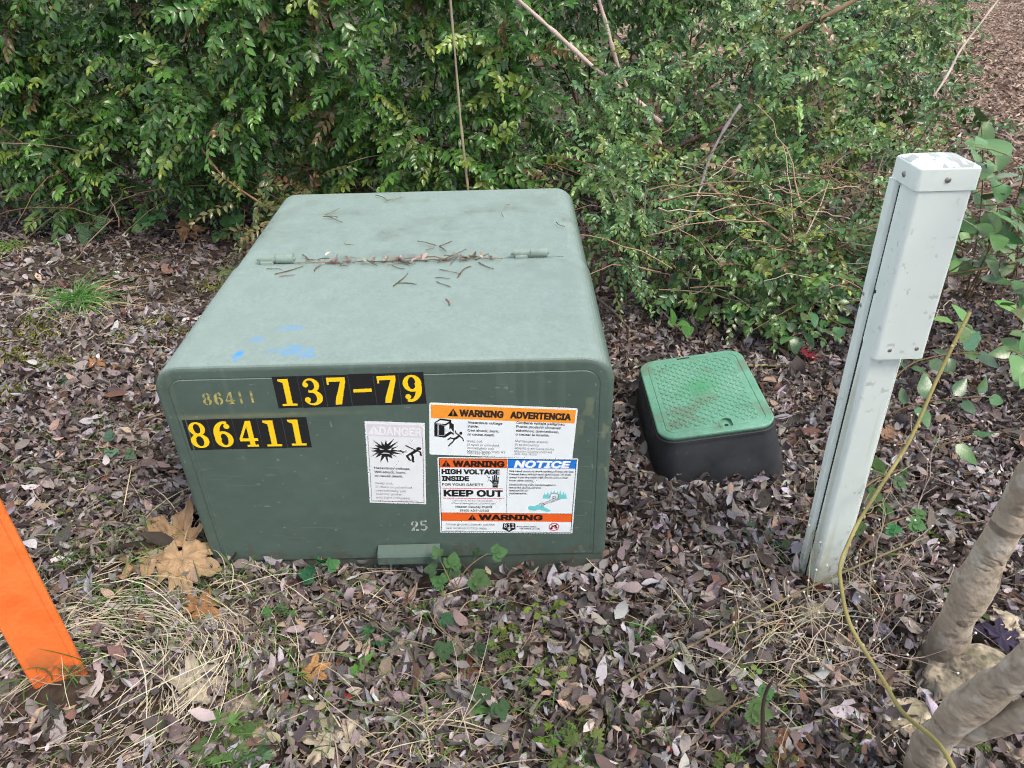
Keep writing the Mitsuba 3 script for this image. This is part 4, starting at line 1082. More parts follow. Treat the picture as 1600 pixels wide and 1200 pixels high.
def leafy(name, label, cat, stems, n_leaf, L, W, col, mat='leaf_mat', shape='ovate', colvar=.2, stem_col=(.2, .13, .07), stem_r=.003, hang=.1, group=None, nrm=(0, -.45, .85)):
    """Broad leaves, each its own part, along given stems."""
    t = thing(name, label, cat, group)
    for pts in stems:
        p = spline(pts, 16)
        put('stem', tube(p, np.linspace(stem_r, stem_r * .5, 16), 5), 'twig_mat', t, smooth=True, color=stem_col)
        for m in range(n_leaf):
            f = .25 + .75 * m / max(n_leaf - 1, 1)
            k = min(int(f * 15), 14)
            d = unit(p[k + 1] - p[k])
            nv = unit(np.array(nrm) + rng.normal(0, .3, 3))
            sd = unit(np.cross(d, nv)) * (1 if m % 2 else -1)
            a = rng.uniform(.7, 1.25) if m < n_leaf - 1 else rng.uniform(-.2, .2)
            dv = unit(np.cos(a) * d + np.sin(a) * sd + np.array([0, 0, -hang]) + rng.normal(0, .15, 3))
            l = L * rng.uniform(.65, 1.15)
            base = p[k] + dv * .012
            c = jitter_col(col, 1, colvar, .1)[0]
            if shape == 'toothed':
                # three leaflets on one stalk
                parts = [toothed(base + dv * l * .35, dv, nv, l * .8, l * W, c)]
                for s_ in (-1, 1):
                    d2 = unit(dv * .55 + s_ * np.cross(nv, dv) * .85)
                    parts.append(toothed(base + dv * l * .3, d2, unit(nv + rng.normal(0, .15, 3)), l * .62, l * W * .8, c))
                parts.append(tube(np.stack([p[k], base + dv * l * .2, base + dv * l * .4]), .0011, 4))
                v, f_ = cat_mesh(parts)
            else:
                V, F = leaves(base[None], dv[None], nv[None], l, l * W, rng.normal(.25, .25), rng.uniform(.05, .35), 5, shape, rng.normal(0, .25), .015)
                v, f_ = cat_mesh([(V[0], F), tube(np.stack([p[k], p[k] * .5 + base * .5, base + dv * l * .05]), .0013, 4)])
            gz_ = ground_z(v[:, 0], v[:, 1])
            v[:, 2] = np.maximum(v[:, 2], gz_ + .006)
            put('leaf', (v, f_), mat, t, smooth=True, color=c)
    return t


SAL = (.085, .18, .058)
leafy('salal_plant', 'broad-leaved shrub with large pale green leaves at the right edge behind the post', 'shrub', [[(2.15, 1.45, .0), (2.05, 1.3, .4), (1.85, 1.15, .68)], [(2.2, 1.45, 0), (2.1, 1.3, .35), (1.95, 1.1, .62), (1.75, 1.05, .70)], [(2.2, 1.5, 0), (2.15, 1.3, .4), (2.05, 1.1, .66)], [(2.0, 1.4, 0), (1.9, 1.3, .3), (1.74, 1.2, .52)], [(2.3, 1.4, 0), (2.1, 1.2, .3), (1.92, 1.0, .5)], [(2.1, 1.4, 0), (1.95, 1.25, .45), (1.76, 1.1, .80)], [(2.2, 1.4, 0), (2.1, 1.2, .5), (1.95, 1.0, .78)], [(2.1, 1.4, 0), (2.0, 1.2, .3), (1.86, .98, .44)], [(2.4, 1.6, 0), (2.3, 1.4, .4), (2.2, 1.25, .72)], [(2.5, 1.7, 0), (2.35, 1.55, .3), (2.2, 1.4, .5)], [(2.2, 1.6, 0), (2.05, 1.5, .25), (1.9, 1.4, .38)], [(2.4, 1.3, 0), (2.25, 1.1, .3), (2.08, .95, .55)]], 10, .105, .66, SAL)
leafy('salal_plant', 'low broad-leaved plant with dark leaves on the ground right of the post', 'plant', [[(1.45, .62, -.03), (1.55, .58, .05), (1.72, .55, .08)], [(1.5, .75, -.03), (1.62, .8, .07), (1.8, .78, .10)], [(1.4, .7, -.03), (1.38, .66, .06), (1.32, .6, .08)], [(1.6, .9, -.03), (1.55, .85, .08), (1.42, .8, .12)]], 8, .08, .62, (.055, .125, .055))
leafy('salal_plant', 'broad-leaved plant at the right edge beside the farther trunk', 'plant', [[(2.0, .75, -.05), (1.92, .7, .1), (1.8, .66, .18)], [(2.05, .9, -.05), (2.0, .9, .14), (1.88, .85, .24)], [(2.1, .8, -.05), (2.0, .75, .1), (1.85, .62, .12)], [(1.9, .9, -.05), (1.85, .9, .1), (1.72, .85, .18)]], 8, .085, .6, SAL)
leafy('salal_plant', 'pair of dark broad leaves lying on the ground right of the yellow shoot', 'plant', [[(1.48, .42, -.04), (1.52, .40, .02), (1.60, .41, .04)]], 3, .10, .5, (.04, .11, .03))
leafy('salal_plant', 'broad leaves just right of the post hood, low on a short stem', 'plant', [[(1.55, 1.1, -.04), (1.56, 1.05, .10), (1.57, .98, .20)], [(1.62, 1.2, -.04), (1.58, 1.1, .12), (1.52, 1.0, .14)]], 4, .075, .65, (.06, .14, .055))
leafy('salal_plant', 'cluster of broad leaves within the loose shrub, left of the post top', 'plant', [[(1.32, 1.75, 0), (1.28, 1.6, .3), (1.22, 1.5, .55)], [(1.36, 1.75, 0), (1.32, 1.6, .28), (1.27, 1.45, .46)], [(1.3, 1.7, 0), (1.22, 1.55, .25), (1.15, 1.45, .42)]], 5, .085, .72, (.06, .145, .05))
leafy('salal_plant', 'broad-leaved plant under the loose shrub behind the green lid', 'plant', [[(1.0, 1.5, -.03), (.98, 1.4, .12), (.94, 1.32, .22)], [(1.02, 1.5, -.03), (1.05, 1.4, .1), (1.1, 1.3, .16)], [(1.0, 1.52, 0), (.94, 1.42, .06), (.88, 1.3, .10)]], 5, .075, .78, (.042, .105, .042))
leafy('salal_plant', 'small bright green seedling just behind the green lid, left one', 'plant', [[(.90, 1.22, -.04), (.88, 1.17, .03), (.86, 1.12, .06)], [(.91, 1.22, -.04), (.93, 1.17, .05), (.945, 1.13, .10)]], 4, .065, .75, (.07, .17, .045))
leafy('salal_plant', 'low patch of broad leaves between the loose shrub and the post', 'plant', [[(1.35, 1.2, -.04), (1.33, 1.1, .04), (1.26, 1.02, .05)], [(1.4, 1.25, -.04), (1.45, 1.12, .06), (1.52, 1.0, .06)], [(1.2, 1.35, -.04), (1.15, 1.28, .06), (1.05, 1.22, .08)]], 6, .07, .7, (.055, .125, .05))
leafy('salal_plant', 'small bright green seedling just behind the green lid, right one', 'plant', [[(1.16, 1.22, -.04), (1.15, 1.18, .03), (1.14, 1.14, .06)]], 5, .055, .8, (.07, .165, .045))
leafy('salal_plant', 'broad leaves in the loose shrub against the left side of the post', 'plant', [[(1.5, 1.4, 0), (1.42, 1.25, .15), (1.32, 1.1, .26)], [(1.5, 1.4, 0), (1.4, 1.2, .1), (1.3, 1.0, .14)], [(1.55, 1.45, 0), (1.48, 1.3, .3), (1.38, 1.2, .42)]], 6, .075, .66, (.045, .108, .042))
leafy('salal_plant', 'broad-leaved stems beyond the post hood at the right edge, middle height', 'plant', [[(2.2, 1.2, -.05), (2.15, 1.1, .2), (2.02, 1.0, .34)], [(2.3, 1.3, -.05), (2.22, 1.2, .15), (2.1, 1.1, .22)]], 6, .08, .6, SAL)

BR = (.06, .115, .05)
leafy('salal_plant', 'tangle of broad-leaved stems behind the post, low on the right', 'plant', [[(1.9, 1.7, 0), (1.8, 1.55, .15), (1.66, 1.4, .24)], [(2.1, 1.9, 0), (2.0, 1.75, .2), (1.85, 1.6, .3)], [(2.3, 1.9, 0), (2.25, 1.7, .22), (2.1, 1.55, .3)], [(1.8, 1.5, 0), (1.72, 1.35, .1), (1.6, 1.25, .12)], [(2.5, 1.5, 0), (2.4, 1.3, .15), (2.25, 1.15, .2)]], 7, .08, .62, (.055, .125, .045))
leafy('bramble', 'bramble shoot with toothed leaves right in front of the cabinet under the big sign', 'bramble', [[(.12, -.10, -.03), (.14, -.085, .03), (.20, -.06, .07)], [(.12, -.10, -.03), (.10, -.08, .03), (.09, -.07, .05)]], 4, .048, .75, BR, 'dull_leaf_mat', 'toothed', stem_r=.002)
leafy('bramble', 'small bramble sprout at the cabinet foot, below the danger label to its left', 'bramble', [[(-.21, -.05, -.02), (-.205, -.055, .02), (-.2, -.06, .04)]], 3, .042, .8, (.05, .13, .06), 'dull_leaf_mat', 'toothed', stem_r=.0015)
leafy('bramble', 'trailing bramble with ragged dark leaves crossing the litter below the cabinet', 'bramble', [[(.10, -.12, 0), (.08, -.2, .015), (.14, -.28, .02), (.2, -.36, .02), (.22, -.42, .02)]], 5, .048, .75, (.045, .09, .04), 'dull_leaf_mat', 'toothed', stem_r=.0018)
leafy('bramble', 'dark bramble leaves under the large shrub at left, near the brown stem', 'bramble', [[(-1.6, 2.35, 0), (-1.55, 2.25, .12), (-1.5, 2.15, .14)], [(-1.3, 2.4, 0), (-1.32, 2.3, .14), (-1.28, 2.2, .18)], [(-1.25, 2.4, 0), (-1.15, 2.25, .08), (-1.05, 2.15, .1)]], 4, .095, .8, (.05, .11, .04), 'dull_leaf_mat', 'toothed')
leafy('bramble', 'bramble leaves at the left edge below the far shrub', 'bramble', [[(-2.3, 2.6, 0), (-2.2, 2.5, .08), (-2.1, 2.45, .1)], [(-2.35, 2.9, 0), (-2.2, 2.8, .1), (-2.05, 2.75, .12)], [(-2.0, 2.5, 0), (-1.9, 2.4, .08), (-1.8, 2.3, .08)]], 5, .09, .8, (.065, .12, .06), 'dull_leaf_mat', 'toothed')
leafy('bramble', 'bramble leaves on the litter at the left edge, middle height', 'bramble', [[(-1.45, .95, 0), (-1.4, .9, .03), (-1.33, .88, .03)], [(-1.45, 1.0, 0), (-1.5, .95, .03), (-1.55, .9, .02)]], 3, .07, .8, (.06, .12, .065), 'dull_leaf_mat', 'toothed')
leafy('bramble', 'ragged green bramble leaves near the bottom right of centre, beside the upright dead stem', 'bramble', [[(.64, -.46, -.02), (.68, -.45, .03), (.72, -.44, .04)]], 3, .05, .75, (.09, .14, .07), 'dull_leaf_mat', 'toothed')
leafy('bramble', 'bramble leaves on the ground left of the farther trunk', 'bramble', [[(1.12, .02, -.03), (1.18, .03, .05), (1.25, .05, .06)], [(1.1, .1, -.03), (1.2, .18, .06), (1.3, .22, .07)]], 5, .05, .8, (.07, .13, .055), 'dull_leaf_mat', 'toothed')
leafy('bramble', 'round pale leaves on the litter left of the cabinet, under the lower number row', 'plant', [[(-.96, .49, 0), (-.94, .47, .03), (-.9, .45, .03)]], 3, .05, .9, (.09, .16, .10), 'dull_leaf_mat', 'toothed')


def weed(label, x, y, r, col, n=11, kind='feather', name='weed_seedling', cat='weed', group=None):
    t = thing(name, label, cat, group)
    z0 = float(ground_z(x, y)) + .022
    whole, tint = [], []
    n = int(n * 1.4)
    for k in range(n):
        a = 2 * PI * k / n + rng.normal(0, .3)
        ln = r * rng.uniform(.35, 1.1)
        el = rng.uniform(.2, .9)
        d = np.array([math.cos(a) * math.cos(el), math.sin(a) * math.cos(el), math.sin(el)])
        p0 = np.array([x, y, z0])
        st = np.stack([p0, p0 + d * ln * .55, p0 + d * ln + [0, 0, -.12 * ln]])
        parts = [tube(st, .0009, 4)]
        m = 9 if kind == 'feather' else 1
        B, D, N_, LL = [], [], [], []
        e = unit(d * [1, 1, .25])
        sd = np.cross(e, [0, 0, 1])
        for q_ in range(m):
            th = (q_ - (m - 1) / 2) * .5 if kind == 'feather' else 0
            B.append(st[2]); D.append(e * math.cos(th) + sd * math.sin(th) + rng.normal(0, .12, 3)); N_.append(np.array([0, -.2, 1]) + rng.normal(0, .25, 3)); LL.append(r * ((.30 + .12 * math.cos(th)) if kind == 'feather' else .42) * rng.uniform(.8, 1.2))
        V, F = leaves(np.array(B), unit(np.array(D)), unit(np.array(N_)), np.array(LL), np.array(LL) * (.34 if kind == 'feather' else .85), .3, .2, 3, 'oval' if kind != 'feather' else 'lance', 0, .03)
        parts += [(v_, F) for v_ in V]
        cc = jitter_col(np.array(col) * [1.1, .78, .8], 1, .18)[0]
        if name == 'green_sprout':      # a few pixels: one mesh
            whole.append(cat_mesh(parts)); tint.append(np.tile(cc, (len(whole[-1][0]), 1)))
        else:
            put('leaf', cat_mesh(parts), 'dull_leaf_mat', t, smooth=True, color=cc)
    if whole:
        scene[t] = mikit.ply(cat_mesh(whole), 'dull_leaf_mat', smooth=True, color=np.vstack(tint))


GW_ = (.075, .15, .05)
for lab, x, y, r, c, n, kd in (
        ('bright green round-leaved seedling below the right end of the cabinet', .33, -.15, .05, (.11, .23, .05), 8, 'round'),
        ('small feathery weed below the big sign, left of the round-leaved seedling', .235, -.24, .04, GW_, 10, 'feather'),
        ('tiny yellow-green weed above the feathery weed under the big sign', .24, -.19, .025, (.13, .2, .04), 7, 'feather'),
        ('small dark feathery weed in the litter below the ground box', .55, -.20, .03, (.05, .13, .05), 8, 'feather'),
        ('feathery green weed at the bottom edge, left of centre', -.3, -.49, .058, (.07, .17, .06), 13, 'feather'),
        ('blue-green feathery weed at the bottom left, beside the larger one', -.24, -.53, .05, (.06, .17, .08), 10, 'feather'),
        ('feathery green weed at the bottom edge, right of centre', .38, -.51, .06, GW_, 12, 'feather'),
        ('small green weed at the bottom edge, between the two bottom centre weeds', .33, -.46, .04, (.08, .2, .04), 9, 'feather'),
        ('bright green round seedling leaves in the litter, upper of the bottom centre pair', .335, -.32, .045, (.11, .22, .05), 7, 'round'),
        ('leafy green weed left of the utility post, on the dark litter', .90, .08, .055, (.06, .14, .07), 5, 'round'),
        ('small feathery weed at the bottom edge under the dead upright stem', .76, -.525, .035, GW_, 9, 'feather'),
        ('small feathery weed beside the nearer trunk, at its left', .93, -.475, .03, GW_, 9, 'feather'),
        ('small feathery weed at the bottom right of centre', .66, -.53, .04, GW_, 10, 'feather'),
        ('light green sprout among dry stalks above the dark pebbles', .74, -.33, .035, (.13, .24, .07), 7, 'round'),
        ('green sprout beside the flat grey stone', .86, -.33, .03, (.1, .2, .06), 6, 'round'),
        ('round seedling by the straw swirl, right end', -.14, -.40, .035, (.09, .2, .05), 6, 'round'),
        ('feathery weed in front of the cabinet, right of the small fallen maple leaf', -.28, -.17, .045, (.06, .16, .07), 10, 'feather'),
        ('bluish feathery weed between the tan leaf square and the cabinet', -.05, -.22, .04, (.05, .14, .07), 9, 'feather'),
        ('green weed between the two tree trunks', 1.16, -.46, .035, GW_, 8, 'feather'),
        ('green round leaves right of the farther trunk', 1.32, -.14, .05, (.08, .17, .05), 7, 'round')):
    weed(lab, x, y, r, c, n, kd)


for k in range(64):
    x, y = ((rng.uniform(-.45, .8), rng.uniform(-.52, -.10)) if k < 40 else (rng.uniform(.85, 1.5), rng.uniform(-.1, .45)) if k < 52 else (rng.uniform(-1.3, -.6), rng.uniform(.0, 1.2)))
    wh = ('in the open foreground litter', 'between the post and the tree trunks', 'in the litter left of the cabinet')[0 if k < 40 else 1 if k < 52 else 2]
    weed(f'tiny green sprout {wh}', x, y, rng.uniform(.014, .03), (.085, .19, .05), int(rng.integers(4, 7)), 'feather' if k % 3 else 'round', 'green_sprout', 'sprout', f'tiny green sprouts {wh}')


def strap(label, x, y, az, l, col, name='dandelion_leaf'):
    d = np.array([math.cos(az), math.sin(az), .35])
    v, f = toothed(np.array(gp(x, y, .025)), d, np.array([0, -.3, 1.0]), l, l * .28, col, teeth=7, curl=.5, cup=.25)
    k = put(name, (v, f), 'dull_leaf_mat', smooth=True, color=col)
    tag(k, label, 'leaf')


strap('toothed green dandelion leaf sticking out at the cabinet lower left, above the tan maple leaf', -.52, .10, 2.2, .10, (.10, .19, .05))
strap('toothed green dandelion leaf lying over the big tan maple leaf', -.50, -.0, 2.7, .07, (.08, .19, .05))
strap('toothed green leaf in the straw near the tan leaf square', -.1, -.345, .9, .09, (.09, .2, .05))
strap('toothed green leaf in the litter at bottom centre', .14, -.40, -.3, .08, (.09, .19, .06))


# ------------------------------------------------------------------ fallen maple leaves
def maple(label, x, y, size, az, col, tilt=(0, 0), lift=.03, seed=1, group=None, crumple=.12):
    r_ = np.random.default_rng(seed)
    n = 120
    th = np.linspace(-PI, PI, n, endpoint=False)
    rad = np.full(n, .46)
    for c_, w_, h_ in ((0, .42, .95), (.95, .40, .86), (-.95, .40, .86), (1.9, .36, .6), (-1.9, .36, .6)):
        lobe = np.clip(1 - np.abs(th - c_) / w_, 0, 1)
        rad = np.maximum(rad, .46 + h_ * .54 * lobe ** .75)
        for o_ in (-.2, .2):
            rad = np.maximum(rad, .46 + h_ * .36 * np.clip(1 - np.abs(th - c_ - o_) / .09, 0, 1))
    rad *= np.where(np.abs(np.abs(th) - PI) < .25, .35, 1)
    rad *= 1 + r_.normal(0, .03, n)
    V = [np.zeros((1, 3))]
    R_ = 7
    for k in range(1, R_ + 1):
        q_ = k / R_
        V.append(np.stack([rad * q_ * np.cos(th), rad * q_ * np.sin(th), 0 * th], 1))
    v = np.vstack(V)
    f = [[0, 1 + m, 1 + (m + 1) % n] for m in range(n)]
    for k in range(R_ - 1):
        a, b = 1 + k * n, 1 + (k + 1) * n
        for m in range(n):
            f += [[a + m, b + m, b + (m + 1) % n], [a + m, b + (m + 1) % n, a + (m + 1) % n]]
    rr = np.linalg.norm(v[:, :2], axis=1)
    angv = np.arctan2(v[:, 1], v[:, 0])
    v[:, 2] = (meshkit.fbm(v * 3.6 + seed * 7, 4, seed) - .5) * crumple * 3.4 + .10 * rr * np.abs(np.sin(angv * 3.3 / 2)) + rr ** 2 * r_.normal(0, .12) - .05 * np.cos(angv * 6) * rr
    st = tube(spline([(0, 0, 0), (-.35, .03, .03), (-.8, .12, .0)], 8), .018, 5)
    v0 = len(v)
    v, f = cat_mesh([(v, np.array(f)), st])
    v = v * size
    M = rot(math.degrees(az), [0, 0, 1]) @ rot(tilt[0], [1, 0, 0]) @ rot(tilt[1], [0, 1, 0])
    v = v @ M[:3, :3].T + np.array([x, y, float(ground_z(x, y)) + lift])
    v[:, 2] = np.maximum(v[:, 2], ground_z(v[:, 0], v[:, 1]) + .008)
    c = np.asarray(col) * (.55 + .9 * meshkit.fbm(v * 60, 3, seed))[:, None]
    vein = np.zeros(len(v))
    for c_ in (0, .95, -.95, 1.9, -1.9):
        da = np.abs((angv - c_ + PI) % (2 * PI) - PI)
        vein[:v0] = np.maximum(vein[:v0], np.clip(1 - da[:v0] / .06, 0, 1))
    c = c * (1 - .34 * vein)[:, None]
    rim = np.r_[rr / np.maximum(np.interp(angv, th, rad), .05), np.zeros(len(v) - v0)]
    c = c * (1 - .3 * np.clip(rim - .75, 0, .25) * 4 * meshkit.noise(v * 80, 4))[:, None]
    k = put('fallen_maple_leaf', (v, f), 'dull_leaf_mat', smooth=True, color=c)
    tag(k, label, 'maple leaf', group)


TAN = (.42, .29, .175)
maple('largest tan maple leaf leaning on the cabinet lower left corner', -.545, -.02, .128, -1.35, TAN, (8, 14), .06, 3, crumple=.2)
maple('tan maple leaf behind the largest one, left of the cabinet', -.60, .05, .13, 2.3, (.38, .25, .15), (-15, 5), .045, 4, crumple=.16)
maple('crumpled tan leaf tucked under the left of the largest maple leaf', -.63, -.01, .09, -2.2, (.37, .25, .15), (10, -18), .035, 6, crumple=.22)
maple('small brown maple leaf on the straw in front of the cabinet', -.46, -.155, .065, .6, (.33, .18, .09), (5, 5), .04, 7, crumple=.2)
maple('orange-tan curled leaf on the litter at the left of the slope, far back', -1.385, 2.35, .12, .3, (.46, .27, .15), (25, 0), .05, 8, crumple=.25)
maple('small orange-brown leaf lying left of the cabinet', -1.22, .98, .055, 1.5, (.40, .19, .08), (15, 10), .035, 9, crumple=.25)
maple('brown leaf beside the small orange-brown leaf left of the cabinet', -1.13, .97, .06, .2, (.26, .15, .09), (-15, 0), .03, 10, crumple=.2)
maple('flat orange-tan leaf piece in the litter at bottom centre left', -.17, -.325, .045, .5, (.42, .23, .10), (5, 0), .04, 12, crumple=.06)
maple('pale skeletal maple leaf near the bottom, left of centre', -.09, -.485, .085, 2.0, (.44, .38, .29), (5, 5), .035, 13, crumple=.12)
maple('pale crumbling leaf beneath the straw swirl at lower left', -.40, -.36, .075, 1.1, (.40, .35, .27), (10, 0), .03, 14, crumple=.18)
maple('large brown leaf on the ground right of the post foot', 1.43, .52, .08, .4, (.27, .17, .12), (10, 5), .03, 15, crumple=.08)
maple('tan leaf on the ground right of the post, below the broad leaves', 1.45, .68, .07, 2.4, (.32, .22, .15), (8, 5), .03, 16, crumple=.08)
maple('bone-coloured dry leaf right of the farther trunk', 1.38, -.22, .07, .8, (.58, .50, .38), (20, 10), .04, 17, crumple=.25)
maple('brown leaf at the bottom edge left of the nearer trunk', .77, -.495, .055, .2, (.26, .13, .08), (5, 0), .03, 18, crumple=.12)
maple('dark red leaf at the foot of the post', .985, -.075, .05, .3, (.09, .035, .03), (15, 0), .03, 19, crumple=.15)
maple('purple-black leaf between the two trunks', 1.265, -.235, .055, 1.2, (.05, .042, .075), (12, 0), .05, 20, crumple=.08)
maple('purple-black leaf between the two trunks, nearer the frame edge', 1.33, -.245, .055, .2, (.06, .05, .085), (12, 0), .05, 21, crumple=.08)
maple('reddish-brown leaf in the litter beneath the big sign', .16, -.31, .04, .7, (.15, .065, .045), (10, 0), .03, 22, crumple=.12)
maple('small crimson leaf on the ground between green lid and post', 1.33, 1.0, .055, 1.7, (.26, .045, .06), (25, 0), .05, 23, crumple=.15)
maple('tiny red leaf lying in the litter left of bottom centre', -.085, -.385, .014, 1.2, (.30, .03, .045), (10, 0), .035, 24, crumple=.15)
maple('small red leaf near the bottom, right of centre', .56, -.495, .018, 1.2, (.30, .05, .06), (10, 0), .03, 25, crumple=.15)

# ------------------------------------------------------------------ leaf litter
LC = np.array([(.235, .20, .185), (.165, .130, .117), (.42, .385, .375), (.055, .044, .040), (.30, .225, .165), (.16, .095, .072), (.31, .285, .285), (.10, .083, .078)])
LP = np.array([5.5, 5, .9, 2.8, 1.3, .8, 2.6, 3.6]); LP /= LP.sum()


def litter(n, xr, yr, L0, zmax, rows=3, beyond=False):
    x, y = rng.uniform(*xr, n), rng.uniform(*yr, n)
    inside = (np.abs(x) < .478) & (y > .012) & (y < 1.09)
    qx, qy = x - .850, y - .578
    ca, sa = 1.0, 0.0
    inside |= (np.abs(qx * ca + qy * sa) < .195) & (np.abs(-qx * sa + qy * ca) < .25)
    inside |= (np.abs(x - 1.015) < .07) & (np.abs(y + .03) < .045)
    bare = (np.hypot((x - .12) / .16, (y + .035) / .05) < 1) & (rng.random(n) < .7)
    swirl = (np.hypot(x + .62, (y + .3) * 1.0) < .32) & (rng.random(n) < .35)
    px, py, z = project(np.stack([x, y, x * 0], 1))
    bare |= (np.hypot((x + .70) / .075, (y + .35) / .05) < 1)
    off = (z < .2) | (px < -160) | (px > 1190) | (py > 900)
    k = ~(inside | bare | swirl | (~off if beyond else off))
    x, y = x[k], y[k]; n = len(x)
    a = rng.uniform(0, 2 * PI, n)
    dz = rng.uniform(0, 1, n) ** 1.2 * zmax
    d = np.stack([np.cos(a), np.sin(a), rng.normal(.06, .28, n)], 1)
    nr = unit(np.stack([rng.normal(0, .52, n), rng.normal(0, .52, n), np.where(rng.random(n) < .5, 1, -1)], 1))
    L = L0 * np.exp(rng.normal(0, .34, n)) * np.where(rng.random(n) < .3, .55, 1)
    V, F = leaves(np.stack([x, y, ground_z(x, y) + dz + .003], 1) - unit(d) * (L * .5)[:, None], d, nr, L, L * rng.uniform(.32, .56, n), rng.normal(0, 1.25, n), rng.uniform(-.1, 1.3, n), rows, 'oval', rng.normal(0, .9, n), .075)
    ci = rng.choice(len(LC), n, p=LP)
    C = 1.16 * np.array([.97, .985, 1.05]) * LC[ci] * np.exp(rng.normal(0, .2, (n, 1))) * np.exp(rng.normal(0, .05, (n, 3)))
    return V, F, C, dz


VA, F3, CA, dza = litter(92000, (-1.9, 2.6), (-.75, 1.5), .034, .044)
VB, _, CB, dzb = litter(42000, (-3.6, 4.2), (1.4, 4.6), .041, .04)
VL, CL, dz = np.concatenate([VA, VB]), np.concatenate([CA, CB]), np.concatenate([dza, dzb])
c = VL.mean(1)
px, py, z = project(c)
ar = np.abs((np.cross(VL[:, -1] - VL[:, 0], VL[:, 6] - VL[:, 4]) * unit(CAM - c)).sum(-1)) / z ** 2
ok = (px > 6) & (px < 1018) & (py > 6) & (py < 760) & (dz > .034)
hid = np.array([False] * len(VL))
for i_ in np.nonzero(ok)[0]:
    hid[i_] = CABP.contains(Point(px[i_], py[i_])) and c[i_, 1] > 0
ok &= ~hid
top = np.nonzero(ok)[0]
top = top[np.argsort(-ar[top])][:300]
VL[top, :, 2] += .004
tone = {0: 'grey-brown', 1: 'brown', 2: 'pale grey', 3: 'dark'}
for i_ in top:
    lum = CL[i_].mean()
    nm = 'pale grey' if lum > .2 else 'grey-brown' if lum > .11 else 'dark brown'
    k = put('dead_leaf', (VL[i_], F3), 'dull_leaf_mat', smooth=True, color=CL[i_])
    cx, cy = c[i_, 0], c[i_, 1]
    wh = ('beside the straw swirl at lower left' if cx < -.3 and cy < 0 else 'left of the cabinet' if cx < -.3 else 'below the ground box, right of the cabinet' if cx > .5 and cy > -.1 else 'around the tree trunks and dry stalks' if cx > .75 else
          'at the bottom edge of the picture' if cy < -.42 else 'just in front of the cabinet' if cy > -.2 else 'in the open foreground, below the cabinet')
    sz = 'large' if np.linalg.norm(VL[i_, -1] - VL[i_, 0]) > .056 else 'small'
    tag(k, f'{sz} {nm} curled dead leaf lying {wh}', 'dead leaf', f'{sz} {nm} dead leaves {wh}')
rest = np.setdiff1d(np.arange(len(VL)), top)
put('leaf_litter', join(VL[rest], F3), 'dull_leaf_mat', smooth=True, color=np.repeat(CL[rest], VL.shape[1], 0), label='thick layer of small curled brown and grey dead leaves', kind='stuff')
labels['leaf_litter']['category'] = 'dead leaves'
# the litter goes on to both sides and behind the viewer
VO, FO, CO, _ = litter(110000, (-5.5, 5.0), (-2.6, 5.0), .052, .035, 1, True)
put('leaf_litter', join(VO, FO), 'dull_leaf_mat', smooth=True, color=np.repeat(CO, VO.shape[1], 0), label='dead leaves that carry on beyond the edges of the view', kind='stuff')
labels['leaf_litter_001']['category'] = 'dead leaves'
# crumbs, stems and needles between the leaves
n = 8000
x, y = rng.uniform(-1.8, 2.6, n), rng.uniform(-.75, 2.4, n)
ok_ = ~((np.abs(x) < .5) & (y > -.01) & (y < 1.12)) & ~((np.abs(x - .853) < .25) & (np.abs(y - .598) < .28)) & ~((np.abs(x - 1.02) < .09) & (np.abs(y + .03) < .07))
x, y = x[ok_], y[ok_]; n = len(x)
a = rng.uniform(0, 2 * PI, n); ln = rng.uniform(.03, .13, n)
P0 = np.stack([x, y, ground_z(x, y) + rng.uniform(.02, .045, n)], 1)
dd = np.stack([np.cos(a), np.sin(a), rng.normal(0, .15, n)], 1)
ts = np.linspace(-.5, .5, 4)
P = P0[:, None] + dd[:, None] * (ln[:, None] * ts)[..., None] + rng.normal(0, .003, (n, 4, 3))
put('twig_litter', tubes_many(P, np.repeat(rng.uniform(.0005, .0012, n)[:, None], 4, 1)), 'twig_mat', smooth=True, color=np.repeat(np.array([(.33, .27, .19), (.17, .11, .08), (.09, .065, .05)])[rng.integers(0, 3, n)], 12, 0), label='fine dry stems and twiglets scattered in the leaf litter', kind='stuff')
labels['twig_litter']['category'] = 'twigs'


# ------------------------------------------------------------------ grasses
def blades(P0, D, L, bend, W, col, K=6):
    """Ribbon blades: base P0, start direction D, length L, bend vector (N, 3) added quadratically."""
    n = len(P0)
    ts = np.linspace(0, 1, K)
    P = P0[:, None] + unit(D)[:, None] * (L[:, None] * ts)[..., None] + bend[:, None] * (L[:, None] * ts ** 2)[..., None]
    P[..., 2] = np.maximum(P[..., 2], ground_z(P[..., 0], P[..., 1]) + .012)
    t = unit(np.gradient(P, axis=1))
    sd = unit(np.cross(t, np.array([.3, -.6, .75])))
    w = (W[:, None] * np.array([.8, 1, 1, .85, .6, .12]))[..., None] * .5
    V = np.stack([P - sd * w, P + sd * w], 2).reshape(n, -1, 3)
    F = []
    for k in range(K - 1):
        a = 2 * k
        F += [[a, a + 1, a + 3], [a, a + 3, a + 2]]
    return V, np.array(F), np.repeat(col, 2 * K, 0)


